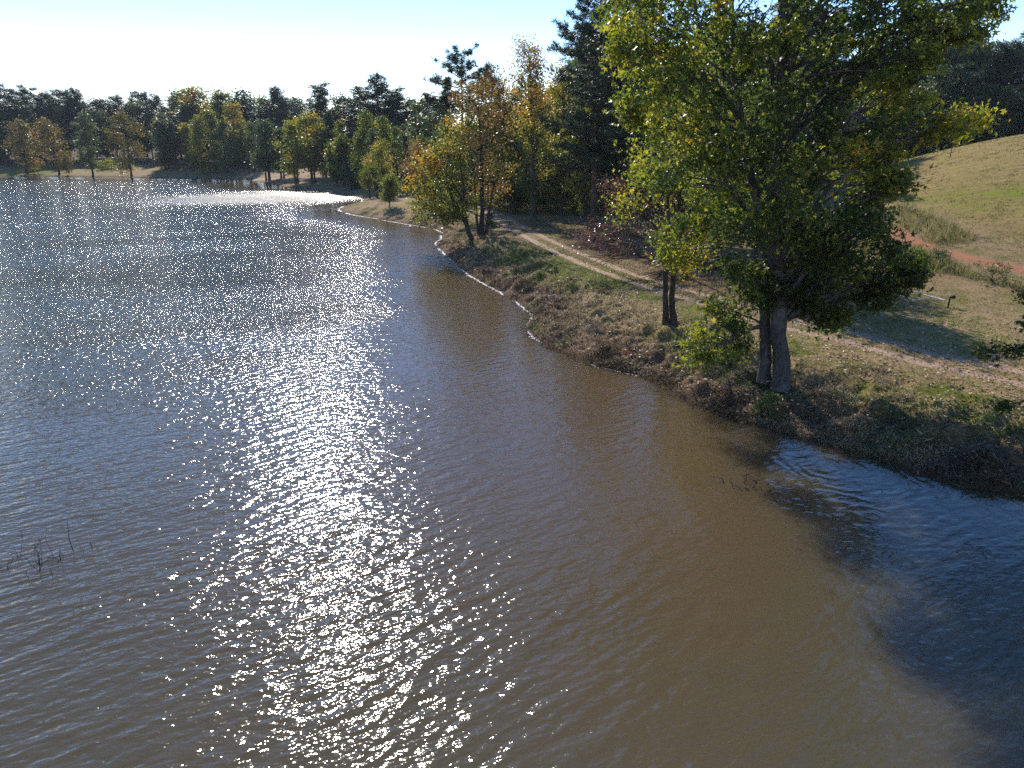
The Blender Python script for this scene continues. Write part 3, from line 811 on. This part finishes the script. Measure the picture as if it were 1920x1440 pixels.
sky_line = [(-60, 160, 'pine', 225), (-25, 168, 'dull', 230), (8, 163, 'pine', 222), (38, 172, 'pine', 235), (70, 167, 'pine', 232), (98, 178, 'pine', 228), (125, 174, 'pine', 226), (155, 171, 'pine', 222), (195, 181, 'dull', 230),
            (228, 183, 'pine', 235), (270, 177, 'pine', 228), (302, 182, 'pine', 226), (335, 183, 'pine', 232), (352, 164, 'dull', 240), (385, 160, 'yellow', 218), (425, 164, 'yellow', 216), (462, 166, 'dull', 220),
            (498, 176, 'yellow', 225), (528, 170, 'pine', 215), (562, 180, 'dull', 220), (605, 163, 'pine', 190), (642, 174, 'dull', 185), (680, 170, 'pine', 175), (712, 148, 'pine', 165), (742, 172, 'pine', 165),
            (770, 192, 'pine', 160), (802, 178, 'dull', 140), (832, 184, 'dull', 128), (795, 215, 'dull', 135)]
lm = [(-60, 'left picture edge'), (52, 'leftmost far-shore tree'), (112, 'curved far-shore tree'), (175, 'ivy-covered tree'), (247, 'lone tapering tree'), (320, 'dark shore corner'), (405, 'tall yellow poplars'), (504, 'three-trunked clump'),
      (573, 'orange waterline pair'), (655, 'rusty orange crown'), (712, 'grassy point'), (790, 'leaning sweetgum crown')]
def near_lm(px):
    return min(lm, key=lambda q: abs(q[0] - px))[1]
for i, (px, ty, kind, d) in enumerate(sky_line):
    d = d + (74 if px < 300 else 55 if px < 345 else 38 if px < 600 else 0)
    b_ = at(px, 0, d)
    put(kind, b_, top_h(b_, ty), rng.random() * 6.28, 1.45 + .3 * rng.random(), '%s on the skyline of the wood above the %s' % (KW[kind], near_lm(px)), 'trees on the skyline of the wood', i)
# rows in front of the skyline row
i = 0
for (d0, ty, step, x0_, x1_) in [(242, 198, 23, -60, 620), (233, 225, 26, -60, 520)]:
    px = x0_
    while px < x1_:
        d = d0 + rng.normal(0, 3) + (50 if px < 300 else 10)
        kind = ['pine', 'pine', 'dull', 'pine', 'dull', 'pine'][i % 6]
        if 370 < px < 450: kind = 'yellow'
        b_ = at(px + rng.normal(0, 4), 0, d)
        put(kind, b_, top_h(b_, ty + rng.normal(0, 9)), rng.random() * 6.28, 1.3, '%s, %s row of the far wood by the %s' % (KW[kind], 'middle' if ty < 220 else 'front', near_lm(px)), 'trees inside the far wood', i)
        i += 1; px += step
for (px, ty, d, kind) in [(398, 200, 228, 'yellow'), (440, 190, 232, 'yellow'), (374, 215, 226, 'yellow'), (472, 225, 226, 'dull'), (418, 222, 222, 'dull'), (620, 215, 176, 'pine'), (640, 225, 168, 'yellow'), (690, 205, 150, 'green'), (720, 215, 146, 'green'),
                          (745, 235, 140, 'green'), (760, 245, 130, 'dull'), (700, 240, 142, 'dull'), (790, 250, 122, 'green'), (820, 245, 116, 'dull'), (675, 250, 150, 'yellow'), (735, 275, 128, 'dull'), (770, 225, 150, 'dull'),
                          (845, 260, 108, 'dull'), (880, 230, 108, 'dull'), (840, 215, 118, 'green'), (905, 215, 112, 'yellow'), (600, 235, 186, 'dull'), (580, 225, 192, 'pine'), (545, 230, 195, 'dull')]:
    b_ = at(px, 0, d)
    put(kind, b_, top_h(b_, ty), rng.random() * 6.28, 1.0, '%s at the wood edge by the %s' % (KW[kind], near_lm(px)), 'trees at the edge of the wood', i); i += 1
# wood behind the road and behind the big sweetgum
lm2 = [(940, 'bend of the road'), (1001, 'tall thin-topped tree'), (1091, 'tallest pine'), (1200, 'red-leaved tree'), (1330, 'left side of the big sweetgum'), (1450, 'big sweetgum trunk'), (1560, 'right side of the big sweetgum')]
def near2(px): return min(lm2, key=lambda q: abs(q[0] - px))[1]
for row, (d0, h0, step) in enumerate([(92, 15, 38), (104, 19, 40), (120, 22, 44), (140, 25, 50)]):
    px = 930 + 11 * row
    while px < (1500 if row < 3 else 1540):
        kind = ['pine', 'dull', 'pine', 'yellow', 'pine', 'dull', 'orange'][(i * 5 + row) % 7]
        b_ = at(px + rng.normal(0, 6), 0, d0 + rng.normal(0, 3))
        hh = h0 * (0.85 + .25 * rng.random()) * (.72 if px < 1070 else 1)
        if px > 1560 and row == 0: px += step; continue
        put(kind, b_, hh, rng.random() * 6.28, 1.25, '%s, row %s behind the %s' % (KW[kind], ['one', 'two', 'three', 'four'][row], near2(px)), 'trees in the wood behind the road', i)
        i += 1; px += step
# wood beyond the crest of the hill field
for row, (d0, off) in enumerate([(150, 0), (160, -8), (172, -16)]):
    px = 1500 + 14 * row
    while px < 2120:
        kind = ['pine', 'dull', 'dull', 'pine'][(i + row) % 4]
        ty = 78 + 22 * math.sin(px * .021) - 18 * (px > 1880) + off + (60 if row == 0 else 0) + (35 if px < 1720 else 0)
        b_ = at(px + rng.normal(0, 5), 0, d0 + rng.normal(0, 2))
        put(kind, b_, top_h(b_, ty), rng.random() * 6.28, 1.2, '%s, %s row beyond the crest, %s' % (KW[kind], ['front', 'middle', 'back'][row], 'near the right picture edge' if px > 1860 else 'right of the big sweetgum' if px > 1740 else 'half behind the big sweetgum'), 'trees beyond the hill crest', i)
        i += 1; px += 42 if row else 34
for pl in protos.values():
    for o in pl:
        if o.name not in used:
            for c in list(o.children): bpy.data.objects.remove(c)
            bpy.data.objects.remove(o)

# ---- tree outside the right edge whose boughs reach into view
yR = 20.0
bR = np.array([19.5, 21.5, gz(19.5, 21.5)])
lRg = []
def bough(a, b, rx, ry, hu=.15):
    c = V(a, b, yR + rng.normal(0, .3)); s_ = 60.0
    lRg.append((c, (rx / s_, rx / s_ * .7, ry / s_), hu))
for a_ in [(1915, 655, 14, 8), (1855, 660, 14, 4), (1925, 560, 10, 6), (1935, 610, 12, 8), (1884, 762, 6, 7), (1990, 640, 40, 40), (2080, 560, 70, 60), (2120, 440, 90, 70), (2240, 500, 90, 80), (2140, 320, 80, 60), (2250, 300, 80, 70), (2100, 700, 50, 40)]:
    bough(*a_)
build_tree('overhanging_tree', bR, [(np.array([[19.5, 21.5, bR[2] - .1], [19.4, 21.4, 3.5], [19.2, 21.2, 7], [19.5, 21.2, 11], [19.6, 21, 14.5]]), np.array([.3, .27, .22, .15, .05]))], lRg, M['green'], M['barkd'],
           'dark leafy boughs hanging into view at the right picture edge', leaf=.15, shape=STAR, per=20, cl_per=7, clus_r=.16, sides=8, limbk=.28)

# ------------------------------------------------------------------ ground cover
def scatter(n, rmin, rmax, az0, az1, keepf, power=1.0):
    out = []
    tot = 0
    while tot < n:
        m_ = n
        r_ = np.exp(rng.uniform(math.log(rmin), math.log(rmax), m_)); a_ = np.radians(rng.uniform(az0, az1, m_))
        x_ = r_ * np.sin(a_); y_ = r_ * np.cos(a_)
        k_ = keepf(x_, y_)
        out.append(np.stack([x_[k_], y_[k_]], 1)); tot += k_.sum()
    return np.vstack(out)[:n]
def blades(name, xy, hgt, wid, mat, label, hue, lean=.5, cat='grass', tuft=4, spread=.08):
    n = len(xy)
    xy = np.repeat(xy, tuft, 0) + rng.normal(0, spread, (n * tuft, 2)) * np.repeat(1 + 0 * hgt, tuft)[:, None]
    hue = np.repeat(hue, tuft); h_ = np.repeat(hgt, tuft) * (0.5 + .9 * rng.random(n * tuft)); w_ = np.repeat(wid, tuft)
    z = height(xy[:, 0], xy[:, 1])
    b_ = np.column_stack([xy, z - .02])
    d = rng.normal(0, lean, (len(b_), 3)); d[:, 2] = 1; d /= np.linalg.norm(d, axis=1)[:, None]
    s_ = rng.normal(size=(len(b_), 3)); s_[:, 2] *= .2; s_ /= np.linalg.norm(s_, axis=1)[:, None]
    mid = b_ + d * (h_ * .55)[:, None]
    tip = b_ + d * h_[:, None] + np.column_stack([rng.normal(0, .3, (len(b_), 2)) * h_[:, None], -h_ * .15 * rng.random(len(b_))])
    v = np.stack([b_ - s_ * w_[:, None], b_ + s_ * w_[:, None], mid + s_ * w_[:, None] * .7, tip, mid - s_ * w_[:, None] * .7], 1).reshape(-1, 3)
    f = np.arange(len(v)).reshape(-1, 5)
    o = link(name, mesh_np(name, v, [f], mat, fattr={'hue': np.clip(hue + rng.normal(0, .12, len(b_)), 0, 1)}))
    return tag(o, label, cat, kind='stuff')
def near_road(x, y, w_): return seg_dist(x, y, road)[0] < w_
# rough dead weeds on the bank
def kb(x, y):
    s_ = sdist(x, y); return (s_ > 0.15) & (s_ < 4.5 + 2 * vn(x * .4, y * .4)) & (rng.random(len(x)) < np.exp(-s_ / 3) * sst(vn(x * .9, y * .9, 6), .25, .75) * 1.3)
xy = scatter(11000, 17, 95, -8, 44, kb)
r_ = np.hypot(xy[:, 0], xy[:, 1])
blades('dead_weeds', xy, .07 + .13 * rng.random(len(xy)) * (1 + r_ / 90), .008 + r_ * .0004, M['weed'], 'tangled brown dead weeds and stems on the eroded bank', -.05 + .9 * vn(xy[:, 0] * .6, xy[:, 1] * .6, 4) + .4 * sst(sdist(xy[:, 0], xy[:, 1]), .8, 3), 1.0, 'weeds', 6, .14)
def kg(x, y):
    s_ = sdist(x, y); dr_ = np.abs(seg_dist(x, y, road)[0] - .85)
    dcl = seg_dist(x, y, clay_line)[0]
    return (s_ > 2) & (dr_ > .4) & (dcl > 1.2) & (rng.random(len(x)) < .25 + .9 * vn(x * .6, y * .6, 9))
xy = scatter(26000, 22, 110, -8, 44, kg)
r_ = np.hypot(xy[:, 0], xy[:, 1])
gr_ = np.zeros(len(xy))
for (gp, rad_, am) in greens:
    g_ = G(*gp); gr_ = np.maximum(gr_, am * np.exp(-(((xy[:, 0] - g_[0]) / rad_) ** 2 + ((xy[:, 1] - g_[1]) / (rad_ * 1.3)) ** 2)))
blades('grass', xy, .05 + .06 * rng.random(len(xy)) * (1 + r_ / 60), .006 + r_ * .0004, M['grass'], 'short dry and green grass between bank, road and hill', np.clip(.25 + .75 * vn(xy[:, 0] * .5, xy[:, 1] * .5, 4) - .9 * gr_, 0, 1), .6, 'grass', 5, .16)
# tall weeds by the clay track
def kt(x, y):
    d_ = seg_dist(x, y, clay_line)[0]; sd_ = ((x - clay_line[0][0]) * cvec[1] - (y - clay_line[0][1]) * cvec[0])
    return (d_ > .9) & (d_ < 4.0) & (sd_ < 0) & (vn(x * .45, y * .45, 11) > .55)
xy = scatter(1500, 38, 75, 22, 40, kt)
blades('tall_grass', xy, .35 + .55 * rng.random(len(xy)), np.full(len(xy), .016), M['grass'], 'tall seeding grass along the near side of the red clay track', .35 + .5 * rng.random(len(xy)), .25, 'grass', 5, .2)
# fallen leaves
def kl(x, y):
    s_ = sdist(x, y); return (s_ > .4) & (s_ < 22) & (rng.random(len(x)) < .15 + vn(x * .5, y * .5, 13) * np.exp(-np.maximum(s_ - 8, 0) / 8))
xy = scatter(14000, 18, 80, -4, 44, kl)
z_ = height(xy[:, 0], xy[:, 1])
v, f = leaves(np.column_stack([xy, z_ + .035]), .11, HEXA, 0.0)
v[:, 2] = np.repeat(z_ + .04, 6) + (v[:, 2] - np.repeat(z_ + .035, 6)) * .45
tag(link('fallen_leaves', mesh_np('fallen_leaves', v, [f], M['litter'], fattr={'hue': np.clip(rng.random(len(xy)) * 1.1, 0, 1)})), 'tan fallen leaves scattered over the grass and the dirt road', 'leaves', kind='stuff')
# sun glint on shore wavelets, painted as a line of white flakes
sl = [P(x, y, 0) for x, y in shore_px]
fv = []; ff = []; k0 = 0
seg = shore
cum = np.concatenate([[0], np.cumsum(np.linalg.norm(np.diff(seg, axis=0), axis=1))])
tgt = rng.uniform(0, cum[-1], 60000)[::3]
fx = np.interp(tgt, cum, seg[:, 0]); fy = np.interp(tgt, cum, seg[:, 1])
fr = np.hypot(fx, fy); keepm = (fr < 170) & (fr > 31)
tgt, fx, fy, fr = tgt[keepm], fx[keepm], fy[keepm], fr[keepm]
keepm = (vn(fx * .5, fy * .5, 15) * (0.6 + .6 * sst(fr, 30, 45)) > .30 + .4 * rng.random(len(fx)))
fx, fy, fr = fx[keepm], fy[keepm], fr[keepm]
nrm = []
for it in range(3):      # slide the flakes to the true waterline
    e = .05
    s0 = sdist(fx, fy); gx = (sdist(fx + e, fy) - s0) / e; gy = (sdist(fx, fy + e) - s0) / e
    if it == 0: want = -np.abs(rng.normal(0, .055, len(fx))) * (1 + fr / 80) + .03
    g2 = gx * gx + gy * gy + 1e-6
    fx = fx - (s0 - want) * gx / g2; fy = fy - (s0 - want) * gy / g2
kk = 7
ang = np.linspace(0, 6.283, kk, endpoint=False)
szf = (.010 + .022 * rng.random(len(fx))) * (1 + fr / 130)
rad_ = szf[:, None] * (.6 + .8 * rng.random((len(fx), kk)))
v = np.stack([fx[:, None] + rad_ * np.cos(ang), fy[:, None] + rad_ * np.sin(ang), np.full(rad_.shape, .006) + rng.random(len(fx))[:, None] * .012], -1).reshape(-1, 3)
tag(link('painted_glint', mesh_np('painted_glint', v, [np.arange(len(v)).reshape(-1, kk)], M['painted_glint'])), 'thin white line of painted sun glint where wavelets meet the bank', 'painted_glint', kind='stuff')

# ------------------------------------------------------------------ small things
# fallen fence / old pier boards in the grass
def board(px0, py0, px1, py1, name, label, w_=.10, h_=.05, zoff=.30):
    a = G(px0, py0); b = G(px1, py1)
    root_loc = a.copy()
    d = b - a; L = np.linalg.norm(d); d /= L
    s_ = np.cross(d, [0, 0, 1]); s_ /= np.linalg.norm(s_); u_ = np.cross(s_, d)
    n_ = 12
    vs = []
    for t_ in np.linspace(0, L, n_):
        wob_ = rng.normal(0, .008, 2)
        for (q, e) in ((-1, 0), (1, 0), (1, 1), (-1, 1)):
            vs.append(d * t_ + s_ * q * w_ * .5 + u_ * (e * h_ + zoff) + s_ * wob_[0] + u_ * wob_[1])
    vs = np.array(vs)
    fs = [[k * 4 + j, k * 4 + (j + 1) % 4, (k + 1) * 4 + (j + 1) % 4, (k + 1) * 4 + j] for k in range(n_ - 1) for j in range(4)] + [[3, 2, 1, 0], [(n_ - 1) * 4 + j for j in range(4)]]
    o = link(name, mesh_np(name, vs, [fs], M['board']), loc=tuple(root_loc))
    return tag(o, label, 'board', 'old boards lying in the grass')
board(1650, 541, 1768, 575, 'wooden_rail', 'longest pale board in the grass, ending at the small rusty post', .12, .06)
board(1617, 545, 1705, 571, 'wooden_rail', 'middle pale board in the grass, parallel to the longest one', .11)
board(1622, 562, 1678, 580, 'wooden_rail', 'short pale board in the grass, nearest the road', .10)
board(1692, 557, 1668, 562, 'wooden_rail', 'short cross board under the middle of the longest board', .08, .04, .2)
board(1735, 567, 1708, 571, 'wooden_rail', 'cross board near the rusty post', .08, .04, .2)
board(1568, 577, 1592, 587, 'wooden_rail', 'stub of board in the shade beside the road', .08, .04, .2)
# small post with a round head
pb = G(1777, 577)
pr_ = empty('small_post', pb, 'small rusty post with a round head at the end of the long board', 'post')
t = Tubes(); t.add([(0, 0, -.1), (.01, 0, .3), (0.02, 0, .62), (.02, 0, .63)], [.05, .045, .045, .001], 8)
link('stem', t.mesh('post_stem', M['rust']), pr_)
t = Tubes(); t.add([(.02, .0, .56), (.12, 0, .60), (.2, 0, .6), (.28, 0, .56), (.3, 0, .55)], [.03, .09, .11, .07, .001], 10)
t.add([(.2, 0, .66), (.3, 0.02, .74), (.42, .03, .8)], [.014, .012, .006], 5)
link('head', t.mesh('post_head', M['rust']), pr_)
# stake on the hill crest
sb = G(1781, 296)
t = Tubes(); t.add([(0, 0, -.1), (.02, 0, .6), (-.02, .02, 1.3)], [.05, .045, .03], 6); t.add([(-.02, 0, 1.0), (.25, .05, 1.2)], [.03, .02], 5)
tag(link('wooden_stake', t.mesh('wooden_stake', M['twig']), loc=tuple(sb)), 'thin wooden stake alone on the crest of the field', 'stake')
# little jetty far off
jb = P(466, 336, 0); je = P(488, 336.5, 0)
jr = empty('small_jetty', (jb[0], jb[1], 0), 'small low wooden jetty at the far waterline', 'jetty')
d = np.array([je[0] - jb[0], je[1] - jb[1], 0]); L = np.linalg.norm(d); d /= L; s_ = np.array([-d[1], d[0], 0])
vs = []; fs = []
npl = 16
for k in range(npl):
    a = d * (L * k / npl + .03); b = d * (L * (k + 1) / npl - .03)
    o0 = len(vs)
    for z_ in (.48, .56):
        vs += [a - s_ * .8 + [0, 0, z_], b - s_ * .8 + [0, 0, z_], b + s_ * .8 + [0, 0, z_], a + s_ * .8 + [0, 0, z_]]
    fs += [[o0, o0 + 3, o0 + 2, o0 + 1], [o0 + 4, o0 + 5, o0 + 6, o0 + 7]] + [[o0 + j, o0 + (j + 1) % 4, o0 + 4 + (j + 1) % 4, o0 + 4 + j] for j in range(4)]
link('deck', mesh_np('jetty_deck', np.array(vs), [fs], M['board']), jr)
for k in range(3):
    for q in (-.7, .7):
        t = Tubes(); p_ = d * (L * (k + .5) / 3) + s_ * q
        t.add([p_ + [0, 0, -.8], p_ + [0, 0, .3], p_ + [0, 0, .8]], [.1, .1, .09], 7)
        link('pile', t.mesh('jetty_pile', M['barkd']), jr)
# dead twigs standing in the lake
def twig(px, py, top, label, fork=0, lean=0.0, thick=.010, branchy=0):
    b_ = P(px, py, 0); top3 = V(px + lean, top, b_[1]); H = top3[2]
    t = Tubes()
    e_ = np.array([top3[0] - b_[0], rng.normal(0, .05), H])
    st_ = bend([0, 0, -.3], e_, 6, 0, .12); t.add(st_, np.linspace(thick, thick * .4, 6), 5)
    for k in range(branchy):
        s0 = st_[rng.integers(1, 4)]
        e2 = s0 + np.array([rng.normal(0, .35), rng.normal(0, .2), abs(rng.normal(.45, .3)) + .1])
        b2_ = bend(s0, e2, 5, .05, .3); t.add(b2_, np.linspace(thick * .6, thick * .3, 5), 4)
        for q in range(2):
            s3 = b2_[rng.integers(2, 5)]; t.add(bend(s3, s3 + rng.normal(0, .14, 3) + [0, 0, .1], 3, 0, .2), [thick * .4, thick * .3, thick * .25], 3)
    return tag(link('dead_stem', t.mesh('dead_stem', M['darktwig']), loc=(b_[0], b_[1], 0)), label, 'twig', 'dead stems standing in the lake')
twig(134, 1036, 975, 'tallest straight dead stem standing out of the lake', lean=-8, thick=.012)
twig(71, 1070, 1040, 'dead branching bush stump poking out of the lake', branchy=9, thick=.013)
twig(107, 1052, 1024, 'bent twig between the branching stump and the tallest stem', lean=5, branchy=3)
twig(36, 1046, 1022, 'forked twig left of the branching stump', lean=-9, branchy=2)
twig(98, 1080, 1065, 'short twig low beside the branching stump', lean=-3)
twig(54, 1085, 1072, 'leaning short twig nearest the camera', lean=-6)
twig(175, 1026, 1014, 'small stub right of the tallest stem', lean=-3, thick=.014)
twig(155, 1042, 1030, 'faint short stem just right of the tallest stem', lean=-2, thick=.007)
twig(6, 1070, 1056, 'tiny branching twig at the left picture edge', lean=3, branchy=4, thick=.012)
# undergrowth shrubs
for (px, py, W_, H_, mt, hu, lab) in [(1075, 405, 1.6, 1.8, 'green', .5, 'bright green shrub behind the dirt road under the pines'), (1035, 400, 1.4, 1.3, 'yellow', .4, 'low yellow-green shrub left of the bright green one'),
                                      (1335, 505, 1.5, 1.6, 'dull', .3, 'dark shrub behind the red-leaved tree'), (1750, 500, 1.2, 1.1, 'dull', .6, 'grey-green weed clump below the red clay track'), (1868, 530, 1.6, 1.0, 'dull', .7, 'broad weed clump near the right end of the clay track'),
                                      (1440, 775, .8, .8, 'dull', .5, 'small bush at the foot of the big sweetgum by the water'), (920, 425, .8, 1.6, 'pine', .6, 'small pine sapling beside the upright orange tree'), (975, 395, 2.2, 2.6, 'green', .4, 'green shrub behind the start of the dirt road'),
                                      (60, 321, 2, 1.6, 'yellow', .4, 'low shrub on the far grass beside the leftmost tree'), (195, 318, 4, 2.2, 'green', .55, 'bright green shrub on the far grass right of the ivy-covered tree'), (225, 316, 4, 2.6, 'green', .45, 'green shrub left of the lone tapering tree')]:
    b_ = G(px, py)
    k_ = max(1.0, b_[1] / 60)
    leafy('shrub', b_, H_, W_, mt, lab, z0f=.05, n=7, hue=hu, leaf=.09 * k_, per=26, cl=6, stems=2, tr_r=.03, clus=.14 * k_)
    

# tangled twigs and washed-out roots along the eroded edge
def kd(x, y):
    s_ = sdist(x, y); return (s_ > -.25) & (s_ < 3.2) & (rng.random(len(x)) < .2 + .9 * vn(x * .7, y * .7, 21))
xy = scatter(1500, 18, 75, 0, 43, kd)
t = Tubes()
z_ = height(xy[:, 0], xy[:, 1])
for k in range(len(xy)):
    L = .25 + .7 * rng.random() ** 2
    a = np.array([xy[k, 0], xy[k, 1], max(z_[k], 0) + .02])
    dd = rng.normal(size=3); dd[2] = abs(dd[2]) * .35 + .05; dd /= np.linalg.norm(dd)
    t.add(bend(a, a + dd * L, 4, .12 * rng.normal(), .35), [.016, .013, .01, .005], 3)
tag(link('bank_debris', t.mesh('bank_debris', M['twig'])), 'tangled twigs and washed-out roots along the eroded bank edge', 'debris', kind='stuff')
# drowned brush near the big sweetgum
pb = P(1428, 918, 0)
t = Tubes()
for k in range(46):
    a = np.array([rng.normal(0, .45), rng.normal(0, .28), -.12])
    dd = rng.normal(size=3); dd[2] = abs(dd[2]) * .25 + .05; dd /= np.linalg.norm(dd)
    t.add(bend(a, a + dd * (.3 + .5 * rng.random()) + [0, 0, .1], 5, .1 * rng.normal(), .4), [.016, .014, .011, .008, .004], 4)
tag(link('drowned_brush', t.mesh('drowned_brush', M['darktwig']), loc=(pb[0], pb[1], 0)), 'drowned brush just breaking the water off the big sweetgum', 'branch')
# ------------------------------------------------------------------ air
hm, ht = newmat('haze'); n = N(ht)
pv = n('ShaderNodeVolumePrincipled', {'Color': (0.75, 0.85, 1.0, 1), 'Density': 0.0001, 'Anisotropy': 0.2})
n('ShaderNodeOutputMaterial', {'Volume': pv.outputs[0]})
bv = np.array([(x, y, z) for z in (-4.0, 42.0) for y in (-950, 950) for x in (-950, 950)], float)
bf = [[0, 2, 3, 1], [4, 5, 7, 6], [0, 1, 5, 4], [2, 6, 7, 3], [0, 4, 6, 2], [1, 3, 7, 5]]
tag(link('haze', mesh_np('haze', bv, [bf], hm)), 'faint pale autumn haze over the lake', 'haze', kind='stuff')

# labels: tell apart the few that still share one, by their place
byl = {}
for o in SC.objects:
    if o.parent is None and 'label' in o.keys(): byl.setdefault(o['label'], []).append(o)
ORD = {2: ['left', 'right'], 3: ['left', 'middle', 'right'], 4: ['leftmost', 'second from left', 'third from left', 'rightmost']}
for l_, os_ in byl.items():
    if len(os_) > 1:
        os_.sort(key=lambda o: math.atan2(o.location.x, o.location.y))
        nm = ORD.get(len(os_)) or [q for q in ['first', 'second', 'third', 'fourth', 'fifth', 'sixth', 'seventh', 'eighth', 'ninth'][:len(os_)]]
        for o, q in zip(os_, nm): o['label'] = '%s %s' % (q, l_)
